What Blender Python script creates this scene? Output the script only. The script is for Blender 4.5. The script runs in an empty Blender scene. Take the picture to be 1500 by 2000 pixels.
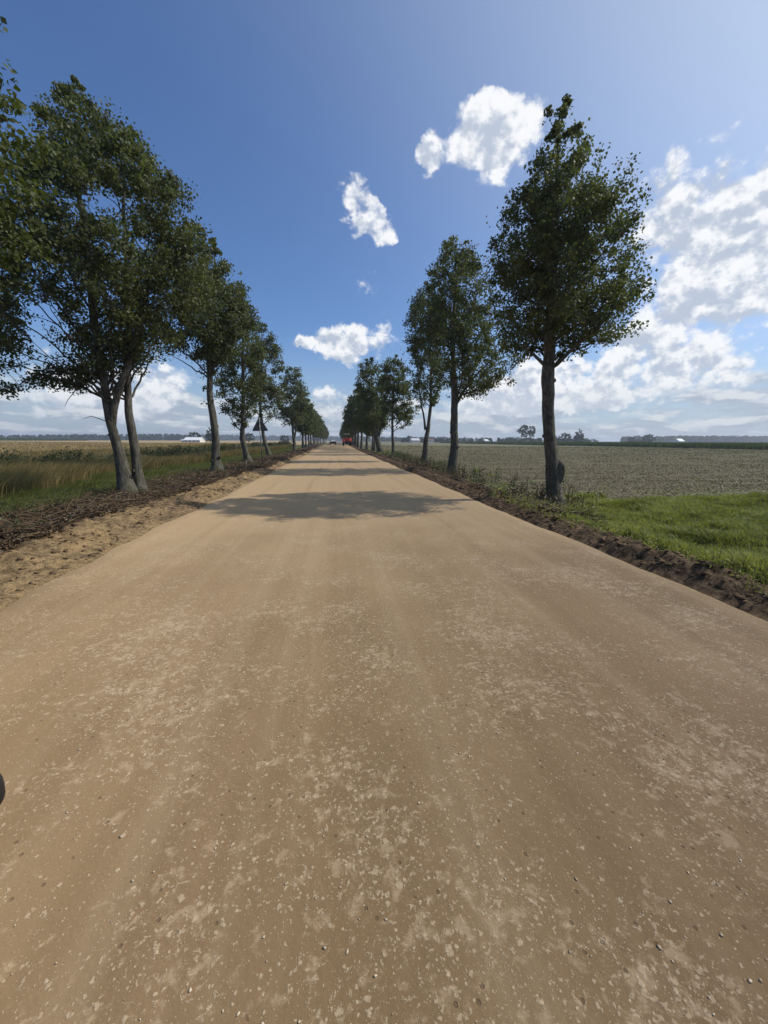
import bpy, math, random
import numpy as np
from math import radians, sin, cos, pi, atan, tan
from mathutils import Matrix, Vector

# ============================================================ camera, sky, sun
S = bpy.context.scene
COL = S.collection
cam = bpy.data.cameras.new('camera'); camo = bpy.data.objects.new('camera', cam); COL.objects.link(camo)
cam.sensor_width = 36; cam.lens = 13.5; cam.clip_end = 20000; cam.clip_start = 0.02
PITCH, YAW, ROLL = atan(139/750), radians(7.25), radians(.3)
camo.matrix_world = (Matrix.Translation((0, 0, 1.6)) @ Matrix.Rotation(-YAW, 4, 'Z')
                     @ Matrix.Rotation(pi/2 - PITCH, 4, 'X') @ Matrix.Rotation(ROLL, 4, 'Z'))
S.camera = camo
S.view_settings.view_transform = 'Standard'; S.view_settings.look = 'None'
S.view_settings.exposure = 0.0; S.view_settings.gamma = 1; S.view_settings.use_curve_mapping = False
SUN_AZ, SUN_EL = 88.0, 45.0            # degrees; azimuth clockwise from +Y (the road)
sdir = Vector((cos(radians(SUN_EL))*sin(radians(SUN_AZ)), cos(radians(SUN_EL))*cos(radians(SUN_AZ)), sin(radians(SUN_EL))))
sun = bpy.data.lights.new('sun', 'SUN'); sun.energy = 4.0; sun.angle = radians(.53); sun.color = (1, .95, .86)
suno = bpy.data.objects.new('sun', sun); COL.objects.link(suno)
suno.rotation_euler = (-sdir).to_track_quat('-Z', 'Y').to_euler()

class NT:
    """small node-building helper"""
    def __init__(s, tree): s.t = tree; s.n = tree.nodes; s.l = tree.links
    def new(s, typ, **kw):
        n = s.n.new(typ)
        for k, v in kw.items(): setattr(n, k, v)
        return n
    def put(s, sock, v):
        if isinstance(v, bpy.types.NodeSocket): s.l.new(v, sock)
        else:
            if hasattr(sock, 'default_value'):
                try:
                    if len(sock.default_value) == 4 and len(v) == 3: v = (*v, 1)
                except TypeError: pass
                sock.default_value = v
    def m(s, op, a, b=0.0, c=0.0, clamp=False):
        n = s.new('ShaderNodeMath', operation=op, use_clamp=clamp)
        s.put(n.inputs[0], a); s.put(n.inputs[1], b); s.put(n.inputs[2], c); return n.outputs[0]
    def v(s, op, a, b=(0, 0, 0)):
        n = s.new('ShaderNodeVectorMath', operation=op)
        s.put(n.inputs[0], a); s.put(n.inputs[1], b)
        return n.outputs['Value'] if op in ('DOT_PRODUCT', 'LENGTH') else n.outputs[0]
    def mixc(s, f, a, b, mode='MIX'):
        n = s.new('ShaderNodeMix', data_type='RGBA', blend_type=mode)
        s.put(n.inputs[0], f); s.put(n.inputs[6], a); s.put(n.inputs[7], b); return n.outputs[2]
    def ramp(s, f, lo, hi, a=0.0, b=1.0, smooth=True):
        n = s.new('ShaderNodeMapRange'); n.clamp = True
        if smooth: n.interpolation_type = 'SMOOTHSTEP'
        s.put(n.inputs[0], f)
        for i, q in zip((1, 2, 3, 4), (lo, hi, a, b)): s.put(n.inputs[i], q)
        return n.outputs[0]
    def noise(s, vec, scale, detail=4, rough=.5, dist=0.0, col=False, ntype='FBM'):
        n = s.new('ShaderNodeTexNoise')
        n.inputs['Scale'].default_value = scale; n.inputs['Detail'].default_value = detail
        n.inputs['Roughness'].default_value = rough; n.inputs['Distortion'].default_value = dist
        if vec is not None: s.l.new(vec, n.inputs['Vector'])
        return n.outputs['Color'] if col else n.outputs['Fac']
    def vor(s, vec, scale, out='Distance', feature='F1', detail=0.0, rough=.5, rand=1.0, smooth=None):
        n = s.new('ShaderNodeTexVoronoi', feature=feature)
        n.inputs['Scale'].default_value = scale
        if 'Detail' in n.inputs: n.inputs['Detail'].default_value = detail; n.inputs['Roughness'].default_value = rough
        if smooth is not None: n.inputs['Smoothness'].default_value = smooth
        n.inputs['Randomness'].default_value = rand
        s.l.new(vec, n.inputs['Vector']); return n.outputs[out]

def build_world():
    w = bpy.data.worlds.new('World'); S.world = w; w.use_nodes = True
    t = NT(w.node_tree); t.n.clear()
    out = t.new('ShaderNodeOutputWorld'); bg = t.new('ShaderNodeBackground')
    sky = t.new('ShaderNodeTexSky', sky_type='NISHITA'); sky.sun_disc = False
    sky.sun_elevation = radians(SUN_EL); sky.sun_rotation = radians(SUN_AZ)
    sky.altitude = 100; sky.air_density = 1.0; sky.dust_density = 1.4; sky.ozone_density = 1.6
    tc = t.new('ShaderNodeTexCoord').outputs['Generated']
    d = t.v('NORMALIZE', tc)
    sep = t.new('ShaderNodeSeparateXYZ'); t.l.new(d, sep.inputs[0]); X, Y, Z = sep.outputs
    az = t.m('MULTIPLY', t.m('ARCTAN2', X, Y), 57.2958)
    el = t.m('MULTIPLY', t.m('ARCSINE', Z), 57.2958)
    comb = t.new('ShaderNodeCombineXYZ'); t.l.new(az, comb.inputs[0]); t.l.new(el, comb.inputs[1]); ae = comb.outputs[0]
    # warp the cloud outlines
    wn = t.noise(t.v('MULTIPLY', d, (1, 1, 1.3)), 9, 5, .55, col=True)
    wv = t.v('MULTIPLY', t.v('SUBTRACT', wn, (.5, .5, .5)), (7.5, 5.0, 0))
    wn2 = t.noise(t.v('MULTIPLY', d, (1, 1, 1.3)), 45, 6, .6, col=True)
    wv2 = t.v('MULTIPLY', t.v('SUBTRACT', wn2, (.5, .5, .5)), (2.4, 1.8, 0))
    aew = t.v('ADD', t.v('ADD', ae, wv), wv2)
    # azimuth, elevation, half width, half height of each cumulus lobe
    lobes = [(18.3, 33.4, 5.0, 3.6), (22.8, 32.6, 4.2, 3.4), (13.0, 32.6, 1.6, 1.4), (19.6, 35.3, 1.5, 1.6),
             (3.4, 28.4, 3.2, 2.5), (7.3, 26.0, 3.2, 1.7), (5.4, 27.3, 2.6, 2.0), (4.9, 21.0, 2.9, 1.5),
             (-.5, 12.8, 4.4, 2.2), (5.0, 13.5, 5.2, 3.6), (-4, 12.6, 2, .6),
             (40.3, 24.0, 3.9, 4.6), (45.0, 21.0, 5.8, 4.6), (52, 21.5, 6, 5.0), (43.0, 15.2, 5.4, 2.6), (52, 15.0, 7, 3.4),
             (37.5, 12.4, 2.8, 1.0),
             (31.0, 8.6, 5.2, 2.6), (38.5, 8.6, 5.6, 2.6), (45.5, 9.2, 5.4, 2.4), (25.5, 8.4, 4.2, 2.8), (32, 5.8, 14, 1.8), (22, 5.0, 9, 1.8),
             (-1.2, 6.0, 3.2, 1.7), (2, 3.2, 6, 1.3),
             (-16, 11.5, 3.2, .7), (-32, 7.4, 7, 2.3), (-20.5, 7.2, 7, 2.2), (-25, 3.9, 12, 1.8),
             (75, 14, 14, 5), (100, 25, 15, 6), (-60, 12, 15, 4), (-100, 22, 18, 6), (-150, 16, 16, 6), (150, 20, 18, 7)]
    acc = None; accv = None
    for (a, e, wa, we) in lobes:
        q = t.v('MULTIPLY', t.v('SUBTRACT', aew, (a, e, 0)), (1/wa, 1/we, 0))
        r = t.v('DOT_PRODUCT', q, q)
        g = t.m('POWER', 2.0, t.m('MULTIPLY', r, -1.0))
        acc = g if acc is None else t.m('ADD', acc, g)
        gv = t.m('MULTIPLY', g, t.v('DOT_PRODUCT', q, (.35, .94, 0)))
        accv = gv if accv is None else t.m('ADD', accv, gv)
    vert = t.m('DIVIDE', accv, t.m('MAXIMUM', acc, .05))
    acc = t.m('MINIMUM', acc, 1.4)
    # billowy fields
    dv = t.v('MULTIPLY', d, (1, 1, 1.15))
    def fields(vec):
        b = t.vor(vec, 16, feature='F1', detail=4, rough=.55)
        n = t.noise(vec, 14, 9, .56)
        return t.m('ADD', t.m('MULTIPLY', t.m('SUBTRACT', .55, b), .62), t.m('MULTIPLY', t.m('SUBTRACT', n, .5), 1.75))
    f0 = fields(dv)
    f1 = fields(t.v('ADD', dv, tuple(Vector((.30, .10, .95)).normalized()*.018)))
    # broken stratocumulus low down, flattening into bands toward the horizon
    zz = t.m('MAXIMUM', t.m('ADD', Z, .05), .02)
    flat = t.new('ShaderNodeCombineXYZ')
    t.l.new(t.m('DIVIDE', X, zz), flat.inputs[0]); t.l.new(t.m('DIVIDE', Y, zz), flat.inputs[1])
    lowf = t.noise(flat.outputs[0], .42, 7, .55)
    lowb = t.noise(t.v('MULTIPLY', d, (1, 1, 3.6)), 11, 8, .6)
    lown = t.m('ADD', t.m('MULTIPLY', lowf, .45), t.m('MULTIPLY', lowb, .55))
    lowenv = t.m('MULTIPLY', t.ramp(el, 10.5, 4), t.ramp(el, -1, 1.5, .55, 1))
    lowd = t.m('ADD', t.m('MULTIPLY', t.m('SUBTRACT', lown, .47), 4.0), t.m('SUBTRACT', lowenv, .62))
    dens = t.m('SUBTRACT', t.m('ADD', acc, f0), .52)
    thin = t.m('MULTIPLY', t.ramp(dens, -.06, .42), .97)
    # bright rims where the cloud thins toward the sun, grey where it is deep
    rim = t.m('SUBTRACT', f0, f1)
    lit = t.ramp(t.m('ADD', t.m('SUBTRACT', t.m('MULTIPLY', rim, 2.3), t.m('MULTIPLY', t.ramp(dens, .30, 1.2), .42)), t.m('MULTIPLY', vert, .30)), -.62, .30)
    ccol = t.mixc(lit, (5.3, 6.0, 7.2), (10.0, 10.1, 10.3))
    lthin = t.m('MULTIPLY', t.ramp(lowd, 0, .75), .9)
    rim2 = t.m('SUBTRACT', lowb, t.noise(t.v('ADD', t.v('MULTIPLY', d, (1, 1, 3.6)), (.006, .0, .05)), 11, 8, .6))
    llit = t.ramp(rim2, -.05, .14)
    lcol = t.mixc(llit, (4.2, 4.8, 5.8), (7.8, 8.1, 8.4))
    # thin milky veil at the horizon
    veil = t.m('MULTIPLY', t.ramp(el, 15, -1), .62)
    base = t.mixc(1.0, sky.outputs[0], (.76, 1.03, 1.40), 'MULTIPLY')
    # the sun's own wide aureole in the humid air
    cs = t.m('MAXIMUM', t.v('DOT_PRODUCT', d, tuple(sdir)), 0.0)
    aur = t.m('MULTIPLY', t.m('POWER', cs, 3.2), .80)
    base = t.mixc(aur, base, (8.2, 9.0, 9.6))
    c = t.mixc(veil, base, (4.9, 5.9, 7.0))
    c = t.mixc(lthin, c, lcol)
    ccol = t.mixc(t.ramp(el, 9, 2, 0, .55), ccol, (6.6, 7.2, 8.0))
    c = t.mixc(thin, c, ccol)
    t.l.new(c, bg.inputs[0]); bg.inputs[1].default_value = .098
    t.l.new(bg.outputs[0], out.inputs[0])
    w.cycles.sampling_method = 'MANUAL'; w.cycles.sample_map_resolution = 512
build_world()

# ============================================================ helpers
def link(name, me, mat, parent=None):
    o = bpy.data.objects.new(name, me); COL.objects.link(o)
    if mat is not None and not me.materials: me.materials.append(mat)
    if parent: o.parent = parent
    return o
def tag(o, label, cat=None, group=None, kind=None):
    if label: o['label'] = label
    if cat: o['category'] = cat
    if group: o['group'] = group
    if kind: o['kind'] = kind
    return o
def thing(name, label, cat, loc, rz=0, group=None):
    o = bpy.data.objects.new(name, None); COL.objects.link(o)
    o.location = loc; o.rotation_euler = (0, 0, rz); o.empty_display_size = .3
    return tag(o, label, cat, group)

def mesh_np(name, V, quads=None, tris=None, rnd=None, smooth=False):
    """fast mesh from numpy arrays; rnd = float per face"""
    me = bpy.data.meshes.new(name)
    V = np.asarray(V, np.float32)
    nq = 0 if quads is None else len(quads); nt = 0 if tris is None else len(tris)
    me.vertices.add(len(V)); me.vertices.foreach_set('co', V.ravel())
    me.loops.add(nq*4+nt*3); me.polygons.add(nq+nt)
    li = []
    if nq: li.append(np.asarray(quads, np.int32).ravel())
    if nt: li.append(np.asarray(tris, np.int32).ravel())
    me.loops.foreach_set('vertex_index', np.concatenate(li))
    st = np.concatenate([np.arange(nq)*4, nq*4+np.arange(nt)*3]).astype(np.int32)
    me.polygons.foreach_set('loop_start', st)
    me.polygons.foreach_set('loop_total', np.concatenate([np.full(nq, 4), np.full(nt, 3)]).astype(np.int32))
    if smooth: me.polygons.foreach_set('use_smooth', np.ones(nq+nt, bool))
    if rnd is not None:
        a = me.attributes.new('rnd', 'FLOAT', 'FACE'); a.data.foreach_set('value', np.asarray(rnd, np.float32))
    me.update(calc_edges=True); return me

def smoothstep(a, b, x):
    t = np.clip((x-a)/(b-a), 0, 1); return t*t*(3-2*t)
def _h(ix, iy, s):
    n = (ix.astype(np.int64)*374761393 + iy.astype(np.int64)*668265263 + s*974711) & 0xffffffff
    n = ((n ^ (n >> 13))*1274126177) & 0xffffffff
    return ((n ^ (n >> 16)) & 0xffff)/65535.0
def vnoise(x, y, s=0):
    x = np.asarray(x, float); y = np.asarray(y, float)
    ix = np.floor(x); iy = np.floor(y); fx = x-ix; fy = y-iy
    fx = fx*fx*(3-2*fx); fy = fy*fy*(3-2*fy)
    a = _h(ix, iy, s); b = _h(ix+1, iy, s); c = _h(ix, iy+1, s); d = _h(ix+1, iy+1, s)
    return (a*(1-fx)+b*fx)*(1-fy) + (c*(1-fx)+d*fx)*fy
def fbm(x, y, o=4, s=0):
    t = 0; a = .5; n = 0
    for i in range(o):
        t = t+a*vnoise(x*2**i, y*2**i, s+i*17); n += a; a *= .5
    return t/n

# ---- the lie of the land
EL, ER = -3.35, 3.98
def edge_l(Y): return EL + .05*np.sin(Y*.7) + .20*(fbm(Y*1.3, Y*0, 5, 5)-.5)
def edge_r(Y): return ER + .04*np.sin(Y*.5) + .18*(fbm(Y*1.1, Y*0+9, 5, 7)-.5)
def road_z(Y): return .30*smoothstep(60, 112, Y) - 2.2*smoothstep(118, 200, Y)
def land_z(X, Y):
    X = np.asarray(X, float); Y = np.asarray(Y, float)
    base = road_z(Y)*np.exp(-(X/70)**2)
    el, er = edge_l(Y), edge_r(Y)
    z = np.full(X.shape, -.03)
    # left: loose sand windrow, litter strip, grass
    dl = el - X
    bank = (.02+.11*smoothstep(0.05, .7, dl))*(1-.65*smoothstep(1.0, 2.0, dl))
    clod = (np.abs(fbm(X*2.6, Y*2.6, 5, 11)-.5)*.26 + (fbm(X*8, Y*8, 3, 21)-.5)*.13)
    cl = smoothstep(0, .3, dl)*(1-.55*smoothstep(1.2, 2.2, dl))
    left = bank*(.6+.8*fbm(X*.8, Y*.6, 3, 3)) + clod*cl - .12*smoothstep(8, 12, dl)
    z = np.where(dl > 0, left-.02, z)
    # right: dark clods, then down to the field
    dr = X - er
    bank = .02+.09*np.exp(-((dr-.38)/.24)**2)
    clr = smoothstep(0, .15, dr)*(1-.5*smoothstep(.8, 1.4, dr))*(1-.5*smoothstep(3, 5, dr))
    vz = -.30 + .17*smoothstep(24, 55, Y)
    right = bank*(.5+1.0*fbm(X*1.5, Y*1.2, 3, 8)) + vz*smoothstep(.7, 2.2, dr) + clod*clr*1.1
    z = np.where(dr > 0, right-.02, z)
    far = 1-smoothstep(60, 200, np.hypot(X, Y))
    z = z + (fbm(X*.25, Y*.25, 3, 31)-.5)*.14*smoothstep(2, 6, np.maximum(dl, dr))*far
    return z + base

# ============================================================ materials
def material(name):
    m = bpy.data.materials.new(name); m.use_nodes = True
    t = NT(m.node_tree); t.n.clear()
    out = t.new('ShaderNodeOutputMaterial'); p = t.new('ShaderNodeBsdfPrincipled')
    t.l.new(p.outputs[0], out.inputs[0]); p.inputs['Roughness'].default_value = .85
    p.inputs['Specular IOR Level'].default_value = .25
    return m, t, p, out
def plain(name, col, rough=.6, metal=0, spec=.4, var=.12, scale=6):
    m, t, p, out = material(name)
    g = t.new('ShaderNodeTexCoord').outputs['Object']
    n = t.noise(g, scale, 5)
    t.put(p.inputs['Base Color'], t.mixc(t.ramp(n, .35, .65), tuple(c*(1-var) for c in col), tuple(min(1, c*(1+var)) for c in col)))
    p.inputs['Roughness'].default_value = rough; p.inputs['Metallic'].default_value = metal
    p.inputs['Specular IOR Level'].default_value = spec
    return m
def foliage(name, c0, c1, c2, trans=.35, rough=.5, spec=.35, scale=.5):
    """c0..c2 picked by a random value per leaf and a soft noise through the plant"""
    m, t, p, out = material(name)
    r = t.new('ShaderNodeAttribute', attribute_name='rnd').outputs['Fac']
    g = t.new('ShaderNodeTexCoord').outputs['Object']
    n = t.noise(g, scale, 3)
    f = t.m('ADD', t.m('MULTIPLY', r, .65), t.m('MULTIPLY', t.m('SUBTRACT', n, .3), .75))
    c = t.mixc(t.ramp(f, .15, .6), c0, c1); c = t.mixc(t.ramp(f, .72, 1.0), c, c2)
    t.put(p.inputs['Base Color'], c); p.inputs['Roughness'].default_value = rough
    p.inputs['Specular IOR Level'].default_value = spec
    tr = t.new('ShaderNodeBsdfTranslucent'); t.put(tr.inputs[0], t.mixc(1.0, c, (1.15, 1.25, .55), 'MULTIPLY'))
    mx = t.new('ShaderNodeMixShader'); mx.inputs[0].default_value = trans
    t.l.new(p.outputs[0], mx.inputs[1]); t.l.new(tr.outputs[0], mx.inputs[2]); t.l.new(mx.outputs[0], out.inputs[0])
    return m

def m_road():
    m, t, p, out = material('rolled_sandy_gravel')
    g = t.new('ShaderNodeTexCoord').outputs['Object']
    big = t.noise(g, .35, 4, .6)
    streak = t.noise(t.v('MULTIPLY', g, (2.2, .06, 1)), 1, 4, .6)
    c = t.mixc(t.ramp(t.m('ADD', t.m('MULTIPLY', big, .5), t.m('MULTIPLY', streak, .5)), .38, .62), (.222, .145, .072), (.295, .196, .102))
    # paler with distance: some pale dust, plus lens falloff and scattered light painted in
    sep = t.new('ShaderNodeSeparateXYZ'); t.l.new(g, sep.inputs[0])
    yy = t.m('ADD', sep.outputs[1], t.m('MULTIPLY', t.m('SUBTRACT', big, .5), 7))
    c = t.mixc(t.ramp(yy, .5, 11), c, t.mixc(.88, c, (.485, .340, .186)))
    band = t.noise(t.v('MULTIPLY', g, (1.9, .03, 1)), 1.6, 3, .5)
    c = t.mixc(t.ramp(band, .48, .66, 0, .30), c, t.mixc(.5, c, (.55, .42, .25)))
    c = t.mixc(t.ramp(band, .46, .32, 0, .28), c, (.235, .155, .080))
    # chalky crust patches: broken groups of smears
    gw = t.v('ADD', g, t.v('MULTIPLY', t.v('SUBTRACT', t.noise(g, 9, 3, col=True), (.5, .5, .5)), (.05, .06, 0)))
    zone = t.noise(g, 1.1, 4, .65)
    pat = t.noise(gw, 13, 6, .66)
    near = t.ramp(sep.outputs[1], 16, 3)
    pm = t.m('MULTIPLY', t.ramp(t.m('ADD', pat, t.m('MULTIPLY', t.m('SUBTRACT', zone, .5), .55)), .52, .68), near)
    c = t.mixc(t.m('MULTIPLY', pm, .75), c, (.45, .33, .20))
    pat2 = t.noise(gw, 38, 5, .6)
    pm2 = t.ramp(t.m('ADD', pat2, t.m('MULTIPLY', t.m('SUBTRACT', zone, .5), .45)), .575, .655)
    c = t.mixc(t.m('MULTIPLY', t.m('MULTIPLY', pm2, near), .6), c, (.56, .44, .29))
    # embedded chips
    chips = None
    for sc, thr, cc in ((24, .955, (.54, .42, .27)), (44, .85, (.60, .48, .32)), (80, .76, (.60, .47, .31)), (150, .72, (.56, .43, .27))):
        gs = t.v('ADD', g, t.v('MULTIPLY', t.v('SUBTRACT', t.noise(g, sc*2.2, 3, .7, col=True), (.5, .5, .5)), (.95/sc, .95/sc, 0)))
        vc = t.vor(gs, sc, 'Color'); vd = t.vor(gs, sc, 'Distance')
        sx = t.new('ShaderNodeSeparateColor'); t.l.new(vc, sx.inputs[0])
        on = t.m('MULTIPLY', t.m('GREATER_THAN', t.m('ADD', sx.outputs[0], t.m('MULTIPLY', t.m('SUBTRACT', zone, .5), .7)), thr), t.ramp(t.m('DIVIDE', vd, t.m('ADD', .12, t.m('MULTIPLY', sx.outputs[1], .38))), 1.0, .45))
        c = t.mixc(t.m('MULTIPLY', t.m('MULTIPLY', on, .66), t.ramp(sep.outputs[1], 22, 5, .25, 1)), c, cc)
        chips = on if chips is None else t.m('MAXIMUM', chips, on)
    # dark crumbs and pin holes
    vd = t.vor(t.v('ADD', g, (3, 7, 0)), 33, 'Distance'); vc = t.vor(t.v('ADD', g, (3, 7, 0)), 33, 'Color')
    sx = t.new('ShaderNodeSeparateColor'); t.l.new(vc, sx.inputs[0])
    hole = t.m('MULTIPLY', t.m('GREATER_THAN', sx.outputs[2], .975), t.ramp(vd, .30, .18))
    c = t.mixc(t.m('MULTIPLY', hole, .55), c, (.10, .065, .035))
    c = t.mixc(t.ramp(t.noise(g, 160, 3, .7), .35, .7, 0, .22), c, (.20, .13, .07))
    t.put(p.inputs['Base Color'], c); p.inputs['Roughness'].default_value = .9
    p.inputs['Specular IOR Level'].default_value = .18; p.inputs['Diffuse Roughness'].default_value = .6
    h = t.m('ADD', t.m('MULTIPLY', t.noise(g, 22, 7, .7), .013), t.m('MULTIPLY', chips, .004))
    h = t.m('ADD', h, t.m('MULTIPLY', pm2, .004)); h = t.m('SUBTRACT', h, t.m('MULTIPLY', hole, .008))
    b = t.new('ShaderNodeBump'); b.inputs['Strength'].default_value = .55; b.inputs['Distance'].default_value = 1.0
    t.l.new(h, b.inputs['Height']); t.l.new(b.outputs[0], p.inputs['Normal'])
    return m

def m_land():
    m, t, p, out = material('land_soils')
    g = t.new('ShaderNodeTexCoord').outputs['Object']
    sep = t.new('ShaderNodeSeparateXYZ'); t.l.new(g, sep.inputs[0]); X0, Y, Z = sep.outputs
    nl = t.noise(g, .7, 5, .6); nf = t.noise(g, 9, 6, .65); nff = t.noise(g, 45, 4, .6); nb = t.noise(g, .06, 4, .6)
    X = t.m('ADD', X0, t.m('MULTIPLY', t.m('SUBTRACT', t.noise(g, 1.6, 5, .7), .5), 1.3))
    def c3(f, a, b, lo=.35, hi=.65): return t.mixc(t.ramp(f, lo, hi), a, b)
    sand = c3(t.m('ADD', t.m('MULTIPLY', nf, .6), t.m('MULTIPLY', nff, .4)), (.13, .088, .046), (.38, .265, .135))
    sand = t.mixc(t.ramp(nl, .47, .60, 0, .8), sand, c3(nf, (.075, .052, .036), (.20, .14, .09)))
    soil = c3(nf, (.045, .030, .019), (.155, .107, .064))
    litter = c3(nf, (.038, .026, .018), (.105, .068, .045))
    turf = c3(nf, (.060, .070, .024), (.13, .14, .048))
    dryg = c3(nf, (.12, .09, .042), (.25, .18, .085))
    wheat = c3(t.m('ADD', t.m('MULTIPLY', t.noise(t.v('MULTIPLY', g, (.35, 1, 1)), 1.3, 6, .7), .6), t.m('MULTIPLY', nb, .4)), (.26, .19, .10), (.42, .31, .17))
    # right-hand field: tilled stubble with drill rows running away along x
    rows = t.noise(t.v('MULTIPLY', g, (.05, 2.0, 1)), .8, 5, .7)
    rown = t.noise(t.v('MULTIPLY', g, (.5, 1.6, 1)), 3.2, 7, .75)
    fld = c3(t.m('ADD', t.m('MULTIPLY', rown, .62), t.m('MULTIPLY', rows, .38)), (.065, .053, .035), (.180, .150, .092), .40, .62)
    weed = t.ramp(t.m('ADD', t.m('ADD', t.m('MULTIPLY', nl, .3), t.m('MULTIPLY', rows, .3)), t.m('MULTIPLY', rown, .4)), .50, .60)
    fld = t.mixc(t.m('MULTIPLY', weed, t.ramp(nb, .3, .7, .5, .95)), fld, (.150, .172, .068))
    fld = t.mixc(t.ramp(Y, 30, 160, 0, .6), fld, t.mixc(t.ramp(rows, .4, .6), (.15, .150, .075), (.21, .195, .105)))
    # left side, from the road outward
    sx0 = t.ramp(Y, 4, 26, 4.55, 3.85)
    left = t.mixc(t.ramp(t.m('ADD', X, sx0), .15, -.15), sand, litter)
    left = t.mixc(t.ramp(X, -6.6, -7.1), left, turf)
    left = t.mixc(t.ramp(X, -8.6, -10.2), left, dryg)
    left = t.mixc(t.ramp(X, -14, -17), left, wheat)
    left = t.mixc(t.ramp(t.m('ADD', X0, t.m('MULTIPLY', Y, .0)), -330, -345), left, (.10, .13, .05))
    # right side
    Xr = t.m('ADD', X0, t.m('MULTIPLY', t.m('SUBTRACT', t.noise(g, 2.2, 5, .7), .5), .5))
    right = t.mixc(t.ramp(Xr, 4.45, 4.6), soil, litter)
    tx = t.ramp(Y, 7, 9.5, 4.70, 5.5)
    right = t.mixc(t.ramp(t.m('SUBTRACT', Xr, tx), -.1, .3), right, turf)
    yb = t.m('ADD', Y, t.m('MULTIPLY', t.m('SUBTRACT', t.noise(g, .9, 4, .7), .5), 2.2))
    right = t.mixc(t.m('MULTIPLY', t.ramp(yb, 10.3, 10.9), t.ramp(X, 6.6, 8.0)), right, fld)
    right = t.mixc(t.ramp(X0, 420, 470), right, (.10, .12, .055))
    c = t.mixc(t.m('GREATER_THAN', X0, 0), left, right)
    t.put(p.inputs['Base Color'], c); p.inputs['Roughness'].default_value = .95
    p.inputs['Specular IOR Level'].default_value = .1
    h = t.m('ADD', t.m('MULTIPLY', nf, .05), t.m('MULTIPLY', nff, .02))
    h = t.m('ADD', h, t.m('MULTIPLY', rown, .09))
    b = t.new('ShaderNodeBump'); b.inputs['Strength'].default_value = .8; b.inputs['Distance'].default_value = 1.0
    t.l.new(h, b.inputs['Height']); t.l.new(b.outputs[0], p.inputs['Normal'])
    return m

def m_bark(name, c0, c1, moss=.5):
    m, t, p, out = material(name)
    g = t.new('ShaderNodeTexCoord').outputs['Object']
    sep = t.new('ShaderNodeSeparateXYZ'); t.l.new(g, sep.inputs[0])
    ridg = t.noise(t.v('MULTIPLY', g, (1, 1, .16)), 26, 6, .7, .6)
    lump = t.noise(g, 3.0, 5, .6)
    c = t.mixc(t.ramp(ridg, .36, .64), c0, c1)
    c = t.mixc(t.ramp(lump, .48, .66, 0, .55), c, tuple(q*.55 for q in c0))
    ms = t.m('MULTIPLY', t.m('MULTIPLY', t.ramp(sep.outputs[2], 2.6, .3), t.ramp(t.noise(g, 5, 5, .7), .42, .62)), moss)
    c = t.mixc(ms, c, (.070, .072, .024))
    t.put(p.inputs['Base Color'], c); p.inputs['Roughness'].default_value = .9
    b = t.new('ShaderNodeBump'); b.inputs['Strength'].default_value = .9; b.inputs['Distance'].default_value = .035
    t.l.new(t.m('ADD', ridg, t.m('MULTIPLY', lump, .8)), b.inputs['Height']); t.l.new(b.outputs[0], p.inputs['Normal'])
    return m

BARK = m_bark('grey_ridged_bark', (.045, .040, .033), (.150, .137, .115))
LEAF = foliage('linden_leaf', (.056, .066, .036), (.110, .124, .054), (.215, .205, .080), trans=.40, rough=.55, spec=.3, scale=.7)
LEAF_OLIVE = foliage('olive_linden_leaf', (.048, .064, .022), (.092, .110, .034), (.17, .17, .050), trans=.38, rough=.55, spec=.3, scale=.5)
LEAF_FAR = foliage('far_leaf', (.034, .048, .030), (.054, .072, .040), (.090, .102, .050), trans=.25, rough=.6, scale=.2)
GRASS = foliage('green_grass', (.150, .160, .050), (.255, .262, .088), (.44, .38, .18), trans=.4, rough=.5, scale=1.2)
WEED = foliage('dark_weed', (.042, .052, .024), (.085, .098, .044), (.16, .155, .075), trans=.3, scale=1.0)
DRY = foliage('dry_grass', (.21, .155, .070), (.37, .27, .130), (.50, .39, .21), trans=.35, scale=.5)
WHEAT = foliage('ripe_crop', (.22, .16, .08), (.36, .265, .140), (.44, .34, .195), trans=.3, scale=.3)
LITTER = foliage('dead_leaves_and_sticks', (.045, .029, .016), (.140, .092, .048), (.29, .22, .14), trans=.1, scale=2.5)
STUB = foliage('stubble_and_weeds', (.095, .080, .048), (.180, .160, .088), (.16, .19, .07), trans=.2, scale=.8)
CORN = foliage('maize', (.050, .075, .030), (.080, .110, .045), (.13, .15, .065), trans=.3, scale=.1)
STONE = plain('pebble', (.50, .40, .28), .8, var=.3, scale=3)
ROADM, LANDM = m_road(), m_land()

# ============================================================ ground and road
def grid_mesh(name, xs, ys, zf):
    XX, YY = np.meshgrid(xs, ys); ZZ = zf(XX, YY)
    V = np.stack([XX, YY, ZZ], -1).reshape(-1, 3)
    nx, ny = len(xs), len(ys)
    i = (np.arange(ny-1)[:, None]*nx + np.arange(nx-1)[None, :]).ravel()
    return mesh_np(name, V, quads=np.stack([i, i+1, i+1+nx, i+nx], 1), smooth=True)
def spread(a, b, step, growth, lim):
    """fine steps between a and b, growing steps out to +-lim"""
    fine = list(np.arange(a, b+1e-6, step)); s = step; v = fine[-1]
    while v < lim: s *= growth; v += s; fine.append(v)
    s = step; v = fine[0]; pre = []
    while v > -lim: s *= growth; v -= s; pre.append(v)
    return pre[::-1]+fine
xs = np.array(spread(-8.0, 8.0, .055, 1.16, 5500.))
ys = [y for y in spread(0, 13, .055, 1.03, 6000.) if y > -60] ; ys = [-4000., -1000., -300.]+ys
ground = link('ground', grid_mesh('ground', xs, np.array(ys), land_z), LANDM); tag(ground, 'open farmland ground', kind='structure')

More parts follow.
